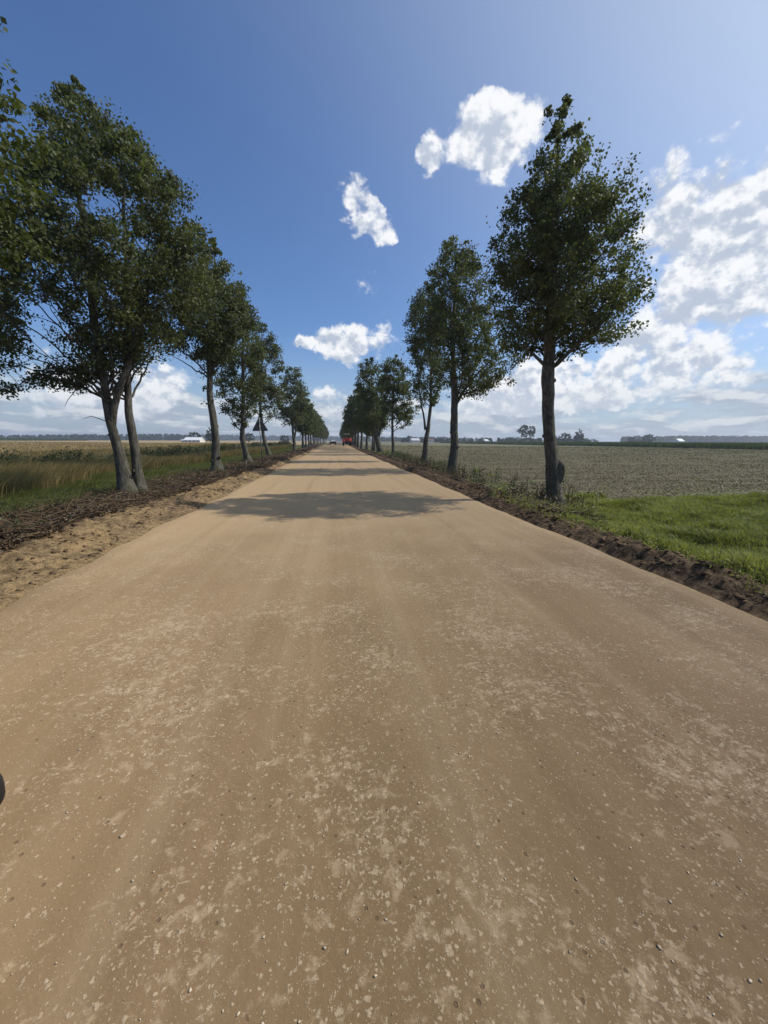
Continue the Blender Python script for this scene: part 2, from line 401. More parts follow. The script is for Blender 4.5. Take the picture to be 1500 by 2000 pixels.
def road_surface():
    ys = np.array([y for y in spread(0, 20, .08, 1.05, 230.) if y > -30 and y < 240])
    us = np.linspace(0, 1, 41); V = []
    L, R = edge_l(ys)-.02, edge_r(ys)+.02
    XX = L[:, None]*(1-us)+R[:, None]*us; YY = np.repeat(ys[:, None], 41, 1)
    ZZ = road_z(YY)*np.exp(-(XX/70)**2) + (fbm(XX*.6, YY*.3, 3, 41)-.5)*.025
    e = np.minimum(us, 1-us)*7.3
    ZZ = ZZ - .05*(1-smoothstep(0, .12, e))[None, :]
    V = np.stack([XX, YY, ZZ], -1).reshape(-1, 3)
    i = (np.arange(len(ys)-1)[:, None]*41+np.arange(40)[None, :]).ravel()
    return mesh_np('road', V, quads=np.stack([i, i+1, i+42, i+41], 1), smooth=True)
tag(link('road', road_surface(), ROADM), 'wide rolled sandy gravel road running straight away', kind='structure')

# ============================================================ small scattered stuff
def pebbles(n, rng, region, sz):
    """n low-poly irregular stones as one array"""
    base = np.array([(0, 0, 1), (1, 0, 0), (0, 1, 0), (-1, 0, 0), (0, -1, 0), (.6, .6, .55), (-.6, .6, .5), (-.6, -.6, .6), (.6, -.6, .5), (0, 0, -.6)])
    tri = np.array([(0, 5, 6), (0, 6, 7), (0, 7, 8), (0, 8, 5), (5, 1, 2), (5, 2, 6), (6, 2, 3), (6, 3, 7), (7, 3, 4), (7, 4, 8), (8, 4, 1), (8, 1, 5), (1, 9, 2), (2, 9, 3), (3, 9, 4), (4, 9, 1)])
    x, y, z = region
    s = sz[0]*(sz[1]/sz[0])**(rng.random(n)**2.6)
    P = base[None]*(1+.28*rng.standard_normal((n, 10, 3)))
    P = P*np.stack([s*(.8+.8*rng.random(n)), s*(.6+.4*rng.random(n)), s*(.35+.35*rng.random(n))], 1)[:, None, :]
    a = rng.random(n)*2*pi; ca, sa = np.cos(a)[:, None], np.sin(a)[:, None]
    X = P[..., 0]*ca-P[..., 1]*sa; Y = P[..., 0]*sa+P[..., 1]*ca
    V = np.stack([X+x[:, None], Y+y[:, None], P[..., 2]+z[:, None]], -1).reshape(-1, 3)
    T = (tri[None]+(np.arange(n)*10)[:, None, None]).reshape(-1, 3)
    return V, T
rng = np.random.default_rng(4)
n = 4200
y = .5+13*rng.random(n)**1.7; x = -3.3+7.2*rng.random(n)
z = np.full(n, 0.002)+(fbm(x*.6, y*.3, 3, 41)-.5)*.025
V, T = pebbles(n, rng, (x, y, z), (.0015, .0065))
tag(link('road_pebbles', mesh_np('road_pebbles', V, tris=T), STONE), 'small pale pebbles pressed into the road surface', 'pebbles', kind='stuff')
n = 6000
side = rng.random(n) < .6
y = 2.2+26*rng.random(n)**1.5
x = np.where(side, edge_l(y)-.02-1.35*rng.random(n)**1.3, edge_r(y)+.02+.7*rng.random(n))
V, T = pebbles(n, rng, (x, y, land_z(x, y)), (.008, .06))
CLOD = plain('soil_clod', (.17, .112, .066), .95, spec=.1, var=.45, scale=1.5)
tag(link('soil_clods', mesh_np('soil_clods', V, tris=T), CLOD), 'loose lumps of sand and earth along both road edges', 'clods', kind='stuff')

def blades(x, y, z, h, w, lean_dir, lean, rng):
    n = len(x); a = rng.random(n)*pi
    wx, wy = np.cos(a)*w/2, np.sin(a)*w/2; lx, ly = np.cos(lean_dir)*lean*h, np.sin(lean_dir)*lean*h
    V = np.empty((n, 5, 3))
    V[:, 0] = np.stack([x-wx, y-wy, z-.02], 1); V[:, 1] = np.stack([x+wx, y+wy, z-.02], 1)
    mx, my = x+lx*.35, y+ly*.35
    V[:, 2] = np.stack([mx+wx*.8, my+wy*.8, z+h*.55], 1); V[:, 3] = np.stack([mx-wx*.8, my-wy*.8, z+h*.55], 1)
    V[:, 4] = np.stack([x+lx, y+ly, z+h*(1-.25*lean)], 1)
    o = (np.arange(n)*5)[:, None]
    return V.reshape(-1, 3), o+np.array([0, 1, 2, 3]), o+np.array([3, 2, 4])
def blade_obj(name, arr, mat, label, cat, rng, rnd=None):
    V, Q, T = arr; n = len(Q)
    r = rng.random(n) if rnd is None else rnd
    o = link(name, mesh_np(name, V, quads=Q, tris=T, rnd=np.concatenate([r, r])), mat)
    return tag(o, label, cat, kind='stuff')
def leafbits(c, s, rng, rnd=None, flat=0.0, elong=1.6):
    """one bent diamond leaf per centre"""
    n = len(c); u = rng.standard_normal((n, 3)); u[:, 2] *= (1-flat); u /= np.linalg.norm(u, axis=1)[:, None]
    w = rng.standard_normal((n, 3)); w[:, 2] *= (1-flat); w -= (w*u).sum(1)[:, None]*u; w /= np.linalg.norm(w, axis=1)[:, None]
    nn = np.cross(u, w); s = np.asarray(s)[:, None]
    k = (rng.random((n, 1))-.3)*.35
    V = np.empty((n, 4, 3))
    V[:, 0] = c-u*s*.5; V[:, 1] = c+w*s*.5/elong*1.25+nn*s*k; V[:, 2] = c+u*s*.5; V[:, 3] = c-w*s*.5/elong*1.25+nn*s*k
    o = (np.arange(n)*4)[:, None]
    T = np.concatenate([o+np.array([0, 1, 2]), o+np.array([0, 2, 3])])
    r = rng.random(n) if rnd is None else rnd
    return V.reshape(-1, 3), T, np.concatenate([r, r])

def scatter(n, rng, xr, yr, ypow=1.6):
    y = yr[0]+(yr[1]-yr[0])*rng.random(n)**ypow
    return xr[0]+(xr[1]-xr[0])*rng.random(n), y
# lawn on the right, near
rng = np.random.default_rng(11)
x, y = scatter(260000, rng, (4.5, 18.0), (2.0, 11.4), 1.0)
k = (x > 4.5+.45*fbm(x*1.5, y*1.5, 3, 61)+.8*smoothstep(7.2, 9.6, y)) & (x < y*1.55+3.5) & (y < 10.2+1.6*fbm(x*.9, y*.9, 3, 62)) & (x > y*.35)
# a thinner scatter of tufts along the verge farther on
x2, y2 = scatter(60000, rng, (5.4, 9.0), (9, 60), 1.8)
k2 = fbm(x2*.8, y2*.5, 4, 63) > .50+.045*(x2-5.4)
x, y = np.concatenate([x[k], x2[k2]]), np.concatenate([y[k], y2[k2]])
tuft = fbm(x*1.3, y*1.3, 4, 64)
d = np.hypot(x, y)
h = (.035+.55*np.clip(tuft-.42, 0, 1)+.05*rng.random(len(x)))*(1+.5*rng.random(len(x)))*(1+.0*d)
blade_obj('lawn_grass', blades(x, y, land_z(x, y), h, .007+.0009*d, rng.random(len(x))*2*pi, .3+.5*rng.random(len(x)), rng), GRASS,
          'short bright green grass on the right verge', 'grass', rng, np.clip(-.25+1.7*fbm(x*.8, y*.8, 5, 66)+.4*(rng.random(len(x))-.5), 0, 1))
# left verge green grass
x, y = scatter(150000, rng, (-10.5, -6.0), (3, 75), 1.9)
k = (fbm(x*.9, y*.7, 4, 71) > .36) & (x < -6.5-.9*(fbm(x, y, 3, 72)-.5)*2)
x, y = x[k], y[k]; d = np.hypot(x, y)
h = (.08+.40*np.clip(fbm(x*.8, y*.8, 4, 73)-.35, 0, 1)+.10*rng.random(len(x)))*1.15
blade_obj('verge_grass', blades(x, y, land_z(x, y), h, .007+.0009*d, rng.random(len(x))*.9-.3, .3+.6*rng.random(len(x)), rng), GRASS,
          'green grass strip behind the left row of trees', 'grass', rng, np.clip(.25+.6*fbm(x*.7, y*.7, 4, 74)+.35*(rng.random(len(x))-.5), 0, 1))
# left tall dry grass
x, y = scatter(230000, rng, (-26, -8.3), (5, 90), 1.5)
k = (fbm(x*.5, y*.5, 4, 81) > .33+.25*smoothstep(-9.5, -8.3, x)) & (x > -y*1.35-6)
x, y = x[k], y[k]; d = np.hypot(x, y)
h = .38+.42*fbm(x*.7, y*.7, 3, 82)+.25*rng.random(len(x))
blade_obj('tall_dry_grass', blades(x, y, land_z(x, y), h, .006+.0009*d, rng.random(len(x))*1.6-.8, .25+.5*rng.random(len(x)), rng), DRY,
          'tall ochre dry grass along the left field margin', 'dry grass', rng)
# ripe crop on the left, its near part as stalks
x, y = scatter(150000, rng, (-150, -15.5), (17, 190), 1.5)
k = (x > -y*1.3-4)
x, y = x[k], y[k]; d = np.hypot(x, y)
h = .50+.22*rng.random(len(x))+.12*fbm(x*.2, y*.2, 2, 85)
blade_obj('ripe_crop_field', blades(x, y, land_z(x, y), h, .012+.0016*d, rng.random(len(x))*2*pi, .4*rng.random(len(x)), rng), WHEAT,
          'ripe tan crop covering the whole left field', 'crop', rng)
# dark bushy weeds in the ditch on the left
def weeds(name, cen, per, hgt, spreadr, size, mat, label, cat, seed, lean=(.35, .0)):
    rng = np.random.default_rng(seed); c = np.repeat(cen, per, 0); H = np.repeat(hgt, per)
    t = rng.random(len(c))
    ang = rng.random(len(c))*2*pi; r = spreadr*np.sqrt(rng.random(len(c)))*(1.1-.75*t)
    z0 = np.repeat(land_z(cen[:, 0], cen[:, 1]), per)
    P = np.stack([c[:, 0]+np.cos(ang)*r+lean[0]*H*t**1.5, c[:, 1]+np.sin(ang)*r+lean[1]*H*t**1.5, z0+H*t], 1)
    d = np.hypot(P[:, 0], P[:, 1])
    V, T, R = leafbits(P, size*(.6+.8*rng.random(len(c)))*(1+d*.012), rng, elong=3.2)
    V2, Q2, T2 = blades(cen[:, 0], cen[:, 1], land_z(cen[:, 0], cen[:, 1]), hgt*1.1, .012+.0006*np.hypot(cen[:, 0], cen[:, 1]), np.zeros(len(cen)), np.full(len(cen), lean[0]), rng)
    nv = len(V); V = np.concatenate([V, V2])
    me = mesh_np(name, V, quads=Q2+nv, tris=np.concatenate([T, T2+nv]), rnd=np.concatenate([np.full(len(Q2), .1), R, np.full(len(T2), .3)]))
    return tag(link(name, me, mat), label, cat, kind='stuff')
rng = np.random.default_rng(21)
path = np.array([(-30, 20.5), (-20, 20.5), (-14.5, 20.5), (-11.5, 24), (-11.2, 36), (-11.6, 60), (-11.6, 95)])
seg = np.r_[0, np.cumsum(np.hypot(*np.diff(path, axis=0).T))]
u = rng.random(3000)**1.2*seg[-1]
wx = np.interp(u, seg, path[:, 0])+rng.standard_normal(3000)*.6; wy = np.interp(u, seg, path[:, 1])+rng.standard_normal(3000)*.7
keep = vnoise(u*.4, u*0, 5) > .16+.3*smoothstep(18, 40, u)
wx, wy = wx[keep], wy[keep]
hh = (.6+.65*vnoise(wx*.8, wy*.8, 91))*(.7+.5*rng.random(len(wx)))
weeds('ditch_weeds', np.stack([wx, wy], 1), 46, hh, .30, .085, WEED, 'dark leaning weeds in a band before the ripe crop', 'weeds', 22)
c = np.stack([-8.6-3.0*rng.random(160), 7.5+3.0*rng.random(160)], 1)
weeds('margin_weeds', c, 50, .35+.45*rng.random(160), .28, .06, WEED, 'dark green weeds low in the grass at the left', 'weeds', 23, (.15, 0))
# dry stalk weeds and suckers around the trees on the right
c = np.concatenate([np.stack([5.2+1.3*rng.random(150), 15+17*rng.random(150)], 1), np.stack([5.3+1.6*rng.random(60), 8.9+3*rng.random(60)], 1)])
weeds('verge_stalks', c, 26, .25+.55*rng.random(210), .24, .07, LITTER, 'brown brittle weed stalks around the right-hand trunks', 'weeds', 24, (.05, 0))
c = np.stack([5.4+2.3*rng.random(240), 14+34*rng.random(240)], 1)
weeds('verge_greens', c, 26, .2+.5*rng.random(240), .26, .07, WEED, 'low green weeds behind the right-hand litter', 'weeds', 25, (.05, 0))
rng = np.random.default_rng(26)
yy = 4+50*rng.random(900)**1.6; xx = -4.5+.6*smoothstep(4, 26, yy)-2.6*rng.random(900)**.6; k = fbm(xx*.8, yy*.8, 3, 27) > .5
c = np.stack([xx, yy], 1)[k]
weeds('litter_sprouts', c, 22, .08+.30*rng.random(len(c))**1.5, .17, .045, WEED, 'green sprouts coming through the dead leaves on the left', 'weeds', 28, (.1, 0))
yy = 2.3+8*rng.random(260); xx = edge_r(yy)+.25+.75*rng.random(260); k = fbm(xx*1.5, yy*1.5, 3, 29) > .47
c = np.stack([xx, yy], 1)[k]
weeds('verge_sprouts', c, 20, .06+.22*rng.random(len(c))**1.5, .13, .035, GRASS, 'small green sprouts on the dark soil at the right road edge', 'weeds', 30, (.1, 0))
# stubble on the right field
rng = np.random.default_rng(31)
x, y = scatter(150000, rng, (6.8, 110), (10.4, 120), 1.9)
k = (x < y*1.7+2) & (fbm(x*.16, y*2.4, 4, 95)+.35*(fbm(x*1.2, y*1.2, 3, 98)-.5) > .44) & (np.cos(2*pi*(y+.25*fbm(x*.3, y*.3, 2, 99))/.75) > -.25)
x, y = x[k], y[k]; d = np.hypot(x, y)
h = .035+.075*rng.random(len(x))+.05*np.clip(fbm(x*.4, y*1.2, 3, 96)-.5, 0, 1)
blade_obj('stubble', blades(x, y, land_z(x, y), h, .010+.0016*d, rng.random(len(x))*2*pi, .3+.8*rng.random(len(x)), rng), STUB,
          'grey brown stubble with weeds across the right field', 'stubble', rng, np.clip(.05+1.2*fbm(x*.12, y*1.0, 4, 97)+.35*(rng.random(len(x))-.5), 0, 1))
n = 60000
x, y = scatter(n, rng, (8, 60), (10.4, 55), 2.0); k = x < y*1.7+2; x, y = x[k], y[k]
V, T, R = leafbits(np.stack([x, y, land_z(x, y)+.02+.03*rng.random(len(x))], 1), .03+.05*rng.random(len(x)), rng, flat=.5)
tag(link('field_chaff', mesh_np('field_chaff', V, tris=T, rnd=R), STUB), 'straw bits and clods lying on the tilled right field', 'chaff', kind='stuff')

# litter strips: dead leaves and sticks
def litter(name, n, ns, xf, label, seed, hz, y0=2.5):
    rng = np.random.default_rng(seed)
    y = y0+62*rng.random(n)**2.1; x = xf(y, rng.random(n)); kk = fbm(x*1.1, y*.8, 4, seed+9) > .40; x, y = x[kk], y[kk]; n = len(x); d = np.hypot(x, y)
    hump = hz*fbm(x*1.6, y*1.6, 3, seed)
    V, T, R = leafbits(np.stack([x, y, land_z(x, y)+hump*rng.random(n)+.01], 1), (.022+.042*rng.random(n))*(1+d*.02), rng, flat=.25, elong=1.8)
    R = R*.62
    y = y0+50*rng.random(ns)**1.8; x = xf(y, rng.random(ns)); L = .12+.55*rng.random(ns)**2.2; a = rng.random(ns)*2*pi
    w = .004+.007*rng.random(ns)+.0003*np.hypot(x, y)
    p0 = np.stack([x, y, land_z(x, y)+hz*.3+.05*rng.random(ns)], 1)
    dd = np.stack([np.cos(a)*L, np.sin(a)*L, (rng.random(ns)-.25)*L*.55], 1); p2 = p0+dd
    p1 = p0+dd*.5+rng.standard_normal((ns, 3))*L[:, None]*.08
    sd = np.stack([-np.sin(a), np.cos(a), 0*a], 1)*w[:, None]; up = np.array([0, 0, 1.])*w[:, None]
    ring = lambda p, k: np.stack([p+sd*k, p-sd*.5*k+up*.9*k, p-sd*.5*k-up*.9*k], 1)
    W = np.concatenate([ring(p0, 1), ring(p1, .8), ring(p2, .35)], 1).reshape(-1, 3)
    o = (np.arange(ns)*9)[:, None]+len(V)
    Q = np.concatenate([o+np.array([i, (i+1) % 3, (i+1) % 3+3, i+3])+3*j for j in (0, 1) for i in range(3)])
    rq = np.tile(.35+.65*rng.random(ns), 6)
    me = mesh_np(name, np.concatenate([V, W]), quads=Q, tris=T, rnd=np.concatenate([rq, R]))
    return tag(link(name, me, LITTER), label, 'litter', kind='stuff')
litter('left_litter', 170000, 7000, lambda y, u: -4.42+.62*smoothstep(4, 26, y)-(2.5+.6*smoothstep(10, 30, y))*u**.9-.35*(fbm(y*.8, y*0, 3, 33)-.5)*2, 'dead brown leaves and sticks along the left tree row', 41, .16)
litter('right_litter', 52000, 2400, lambda y, u: 4.62+1.25*u**1.2+.25*(fbm(y*.8, y*0, 3, 34)-.5)*2-.15*np.exp(-((y-10)/1.5)**2), 'dead leaves and broken sticks along the right tree row', 42, .11, 7.6)

# maize beyond the stubble
rng = np.random.default_rng(51)
n = 90000
x = 106+np.abs(rng.standard_normal(n))*26; y = 60+330*rng.random(n)
zz = land_z(x, y)
blade_obj('maize_field', blades(x, y, zz, 1.45+.4*rng.random(n)+.25*fbm(x*.05, y*.05, 3, 7), .18+.1*rng.random(n), rng.random(n)*2*pi, .4*rng.random(n), rng), CORN,
          'green maize standing beyond the stubble on the right', 'maize', rng)
n = 40000
x = -300-np.abs(rng.standard_normal(n))*40; y = 100+420*rng.random(n)
blade_obj('far_crop_strip', blades(x, y, land_z(x, y), 2.2+.4*rng.random(n), .4+.2*rng.random(n), rng.random(n)*2*pi, .3*rng.random(n), rng), CORN,
          'thin dark green crop strip on the far left skyline', 'crop', rng)

# ============================================================ trees
def tube(P, R, ns, seed=0, lump=0.0):
    P = np.asarray(P, float); R = np.asarray(R, float); n = len(P)
    T = np.gradient(P, axis=0); T /= np.linalg.norm(T, axis=1)[:, None]+1e-9
    ref = np.array([0.31, 1, .12]) if abs(T[0][2]) > .5 else np.array([0, 0, 1.])
    A = np.cross(T, ref); A /= np.linalg.norm(A, axis=1)[:, None]+1e-9; B = np.cross(T, A)
    th = np.arange(ns)/ns*2*pi
    rr = np.repeat(R[:, None], ns, 1)
    if lump:
        s = np.r_[0, np.cumsum(np.linalg.norm(np.diff(P, axis=0), axis=1))]
        ph = np.concatenate([th])[None, :]
        rr = rr*(1+lump*2*(fbm(np.cos(ph)*1.2+5+0*s[:, None], s[:, None]*1.6+np.sin(ph)*1.2+seed*7, 4, seed)-.5)
                 + lump*.8*(vnoise(ph*ns/2/pi*.5+0*s[:, None], s[:, None]*1.1, seed+3)-.5))
    V = P[:, None]+A[:, None]*(np.cos(th)*1)[None, :, None]*rr[..., None]+B[:, None]*np.sin(th)[None, :, None]*rr[..., None]
    i = (np.arange(n-1)[:, None]*ns+np.arange(ns)[None, :]); j = (np.arange(n-1)[:, None]*ns+(np.arange(ns)[None, :]+1) % ns)
    Q = np.stack([i, j, j+ns, i+ns], -1).reshape(-1, 4)
    return V.reshape(-1, 3), Q
class Acc:
    def __init__(s): s.V = []; s.Q = []; s.n = 0
    def add(s, VQ): V, Q = VQ; s.V.append(V); s.Q.append(Q+s.n); s.n += len(V)
    def mesh(s, name): return mesh_np(name, np.concatenate(s.V), quads=np.concatenate(s.Q), smooth=True)
def resample(pts, step):
    pts = np.asarray(pts, float); s = np.r_[0, np.cumsum(np.linalg.norm(np.diff(pts, axis=0), axis=1))]
    n = max(4, int(s[-1]/step)); u = np.linspace(0, s[-1], n)
    # smooth (catmull-like) by averaging a fine linear resample
    f = np.linspace(0, s[-1], n*6); q = np.stack([np.interp(f, s, pts[:, i]) for i in range(pts.shape[1])], 1)
    k = np.ones(7)/7; pad = np.concatenate([np.repeat(q[:1], 3, 0), q, np.repeat(q[-1:], 3, 0)])
    q = np.stack([np.convolve(pad[:, i], k, 'valid') for i in range(pts.shape[1])], 1)
    return np.stack([np.interp(u, f, q[:, i]) for i in range(pts.shape[1])], 1)

def tree_meshes(name, stems, prof, ry, nclump, nleaf, leaf, seed, nlimb=16, extra_limbs=(), bare=(), gap=.36, sides=16, rise=.55, flare=1.8, dense=1.0, burl=None, lean=0., inner=.25, cr=.34, airy=.6):
    """stems: list of [(x,y,z,r)...]; prof: [(z, xl, xr)] crown outline; ry: depth / width"""
    rng = np.random.default_rng(seed); random.seed(seed)
    acc = Acc(); nodes = []; nrad = []
    prof = np.array(prof); z0, z1 = prof[0, 0], prof[-1, 0]
    def env(z):
        xl = np.interp(z, prof[:, 0], prof[:, 1]); xr = np.interp(z, prof[:, 0], prof[:, 2]); return (xl+xr)/2, np.maximum((xr-xl)/2, .08)
    tops = []
    for si, st in enumerate(stems):
        P = resample(st, .16); pos = P[:, :3].copy(); r = P[:, 3].copy()
        base = pos[0, 2] < .2
        if base: r *= 1+(flare-1)*np.exp(-np.maximum(pos[:, 2], 0)/.28)
        amp = .02+.0*r
        pos[:, 0] += (fbm(pos[:, 2]*1.1, pos[:, 2]*0+si, 3, seed+si)-.5)*.10*np.minimum(1, pos[:, 2]/1.0)
        pos[:, 1] += (fbm(pos[:, 2]*1.1, pos[:, 2]*0+si, 3, seed+50+si)-.5)*.10*np.minimum(1, pos[:, 2]/1.0)
        if base: pos = np.concatenate([[pos[0]-np.array([0, 0, .35])], pos]); r = np.r_[r[0]*1.15, r]
        if burl is not None and si == 0:
            bp = resample([(burl[0]-.06, burl[1], burl[2]-.42), (burl[0], burl[1], burl[2]-.25), (burl[0]+.02, burl[1], burl[2]), (burl[0]+.01, burl[1], burl[2]+.2), (burl[0]-.04, burl[1], burl[2]+.38)], .045)
            acc.add(tube(bp, np.interp(np.linspace(0, 1, len(bp)), [0, .2, .5, .8, 1], [.05, .15, .185, .15, .03]), 16, seed+5, .45))
        acc.add(tube(pos, r, sides, seed+si, .17))
        for p, q in zip(pos, r): nodes.append(p); nrad.append(q)
        tops.append((pos, r))
        # cut knots on the lower trunk
        if base and sides > 8:
            for _ in range(5):
                k = rng.integers(4, max(5, int(len(pos)*.6))); a = rng.random()*2*pi
                p0 = pos[k]; dr = np.array([cos(a), sin(a), .35])
                acc.add(tube([p0+dr*r[k]*.5, p0+dr*(r[k]*1.02), p0+dr*(r[k]*1.22)], [r[k]*.5, r[k]*.34, r[k]*.22], 8, seed+k, .3))
    # main limbs
    nstem = len(nodes); segs = []
    for i in range(nlimb):
        u = (i+.3+.4*rng.random())/nlimb
        zt = z0+(z1-z0)*(.04+.92*u)            # height of the limb's end
        cx, rx = env(zt); a = i*2.399+rng.random()*.8
        end = np.array([cx+cos(a)*rx*.82, sin(a)*rx*ry*.82, zt])
        st, rr = tops[rng.integers(len(tops))] if len(tops) > 1 else tops[0]
        zs = zt-(.55+rise*math.hypot(rx*cos(a), rx*ry*sin(a)))
        zs = max(zs, st[0, 2]+.5, z0-.45)
        k = int(np.argmin(np.abs(st[:, 2]-zs)))
        k = min(k, len(st)-2); p0 = st[k]; r0 = max(.014, min(rr[k]*.36, .06))
        mid = p0*.55+end*.45+np.array([rng.normal()*.12, rng.normal()*.12, -.05+.2*rng.random()])
        segs.append((np.array([p0, mid, end]), r0))
    for e in extra_limbs:
        segs.append((np.array([q[:3] for q in e]), e[0][3]))
    limb_ends = []
    for P, r0 in segs:
        q = resample(P, .2); m = len(q)
        q[1:-1] += rng.standard_normal((m-2, 3))*.025
        rr = r0*(1-.82*np.linspace(0, 1, m)); acc.add(tube(q, rr, 6 if sides > 8 else 4, 1, .1))
        for p, w in zip(q, rr): nodes.append(p); nrad.append(w)
    nodes = np.array(nodes)
    # foliage clumps inside the outline
    zg = np.linspace(z0, z1, 200); cxg, rxg = env(zg); pdf = rxg**1.5; cdf = np.cumsum(pdf)/pdf.sum()
    C = []
    while len(C) < nclump:
        z = float(np.interp(rng.random(), cdf, zg)); cx, rx = env(z); a = rng.random()*2*pi
        rho = (inner+(1-inner)*rng.random()**.62)*(.93+.14*rng.random())
        p = np.array([cx+cos(a)*rx*rho, sin(a)*rx*ry*rho, z])
        g = float(fbm(np.array([p[0]*1.1+p[1]*.9+40]), np.array([p[2]*1.1-p[1]*.5+seed]), 3, seed))
        if g > gap: C.append(p)
    for e in bare:
        C.extend([np.array(q) for q in e])
    C = np.array(C)
    # twigs from nearest branch node, favouring nodes below
    TW = []
    for c in C:
        dv = nodes-c; dist = np.linalg.norm(dv*np.array([1, 1, .8]), axis=1)+np.where(dv[:, 2] > -.05, .7, 0)
        k = int(np.argmin(dist)); p0 = nodes[k]
        mid = (p0+c)/2+np.array([0, 0, .08*np.linalg.norm(c-p0)])
        q = np.array([p0, (p0+mid)/2+rng.normal(size=3)*.02, mid, (mid+c)/2+rng.normal(size=3)*.03, c])
        L = np.linalg.norm(c-p0); r0 = min(.022, .006+.008*L, max(nrad[k]*.7, .008)) if k < len(nrad) else .01
        acc.add(tube(q, r0*np.array([1, .8, .6, .42, .2]), 4 if sides > 8 else 3)); TW.append((p0, c))
    # leaves
    w = (rng.random(len(C))**.9+.22)*(airy+(1-airy)*smoothstep(0, .5, (C[:, 2]-z0)/(z1-z0))); w /= w.sum(); cnt = rng.multinomial(nleaf, w)
    idx = np.repeat(np.arange(len(C)), cnt); cc = C[idx]
    er = np.clip(env(C[:, 2])[1]/1.0, .35, 1.0)
    csz = (cr*(.55+.9*rng.random(len(C)))*er)[idx]*dense
    off = rng.standard_normal((len(idx), 3)); off /= np.linalg.norm(off, axis=1)[:, None]
    off *= (rng.random(len(idx))**.55)[:, None]*csz[:, None]*np.array([1, 1, .78])
    P = cc+off
    # some leaves strung along the twigs
    tw = np.array([t[0] for t in TW])[idx]; al = rng.random(len(idx)); on = al < .22
    f = (.25+.75*rng.random(len(idx)))[:, None]
    P = np.where(on[:, None], tw*(1-f)+cc*f+rng.standard_normal((len(idx), 3))*.07, P)
    crnd = rng.random(len(C))[idx]
    V, T, R = leafbits(P, leaf*(.65+.7*rng.random(len(P))), rng, rnd=np.clip(.45*crnd+.55*rng.random(len(P)), 0, 1), elong=1.35)
    return acc.mesh(name+'_trunk'), mesh_np(name+'_crown', V, tris=T, rnd=R)

def place_tree(loc, meshes, label, cat='tree', group=None, rz=0, sc=1.0, leafmat=LEAF, barkmat=BARK, name='roadside_tree'):
    t = thing(name, label, cat, loc, rz, group); t.scale = (sc, sc, sc)
    link('trunk', meshes[0], barkmat, t); link('crown', meshes[1], leafmat, t); return t
GL, GR = 'roadside trees in the left row', 'roadside trees in the right row'
def st(pts, y=0.): return [(p[0], y if len(p) < 4 else p[3], p[1], p[2]) for p in pts]
def gz(x, y): return float(land_z(np.array([x]), np.array([y]))[0])

# R1: single lumpy trunk with a burl
m = tree_meshes('near_right', [st([(0, 0, .215), (-.1, .8, .19), (-.28, 1.9, .17), (-.43, 2.9, .15), (-.52, 3.55, .17), (-.51, 4.2, .135), (-.6, 5.4, .125), (-.68, 6.8, .09), (-.72, 8.3, .045), (-.75, 9.7, .015)])],
    [(4.25, -1.0, .7), (4.55, -1.6, 1.2), (5.0, -1.75, 1.32), (5.5, -1.85, 1.25), (6.1, -2.0, 1.1), (6.7, -2.15, .9), (7.2, -2.1, .75), (7.7, -1.85, .55), (8.1, -1.5, .32), (8.5, -1.35, .05), (8.9, -1.2, -.25), (9.4, -1.1, -.5), (10.1, -.9, -.66)],
    1.42, 720, 54000, .062, 101, nlimb=30, gap=.365, burl=(-.02, -.05, 1.02), rise=.32, cr=.29, inner=.12)
place_tree((6.27, 10.25, gz(6.27, 10.25)+.02), m, 'tall pointed tree with a dark burl low on its trunk, nearest right', group=GR)
# R2
m = tree_meshes('second_right', [st([(-.05, 0, .27), (.04, 1.95, .20), (-.03, 3.8, .19), (-.21, 6.2, .13), (-.25, 8.6, .08), (-.2, 11.5, .015)]), st([(-.03, 3.7, .10), (.42, 4.5, .075), (.96, 5.2, .055), (1.63, 5.9, .03), (2.3, 6.6, .012)])],
    [(4.3, -.3, 1.6), (5.0, -.8, 3.0), (5.43, -1.14, 3.3), (6.19, -1.57, 3.1), (7.4, -2.3, 2.5), (8.6, -2.1, 2.0), (10.3, -1.7, 1.3), (11.4, -1.0, .75), (12.2, -.23, .16)],
    1.1, 480, 31000, .095, 102, nlimb=24, rise=.6, cr=.38, inner=.15)
place_tree((6.43, 20.6, gz(6.43, 20.6)+.02), m, 'straight tree with one rising side limb, second in the right row', group=GR)
# R3
m = tree_meshes('third_right', [st([(0, 0, .26), (.13, 1.9, .19), (.34, 3.5, .13), (.47, 4.7, .11), (.37, 8, .07), (.11, 11.9, .02)]), st([(.1, 2.7, .1), (-.18, 4.2, .06), (-.5, 5.6, .04), (-.7, 7.5, .02)])],
    [(4.5, -.63, .8), (6.2, -1.27, 1.56), (8, -1.5, 1.6), (10.2, -1.8, 1.6), (12.3, -1.3, 1.3), (13.6, -.25, .5)],
    1.1, 340, 18000, .115, 103, nlimb=20, cr=.42)
place_tree((7.05, 30.3, gz(7.05, 30.3)), m, 'third tree of the right row, forked leaning trunk behind brown weeds', group=GR)
# R4
m = tree_meshes('fourth_right', [st([(0, 0, .2), (-.1, 2, .16), (-.15, 4.5, .13), (0, 8, .07), (-.1, 10.8, .02)])],
    [(3.3, .3, 2.2), (4.3, -.9, 2.5), (5.6, -1.6, 2.3), (7.6, -1.8, 2.0), (9.8, -1.6, 1.4), (11.2, -.5, .4)],
    1.0, 240, 11000, .17, 104, nlimb=16, sides=10, cr=.5, gap=.40)
place_tree((6.8, 45, gz(6.8, 45)), m, 'slim pale tree in the right row with drooping foliage over its bare lower trunk', group=GR)
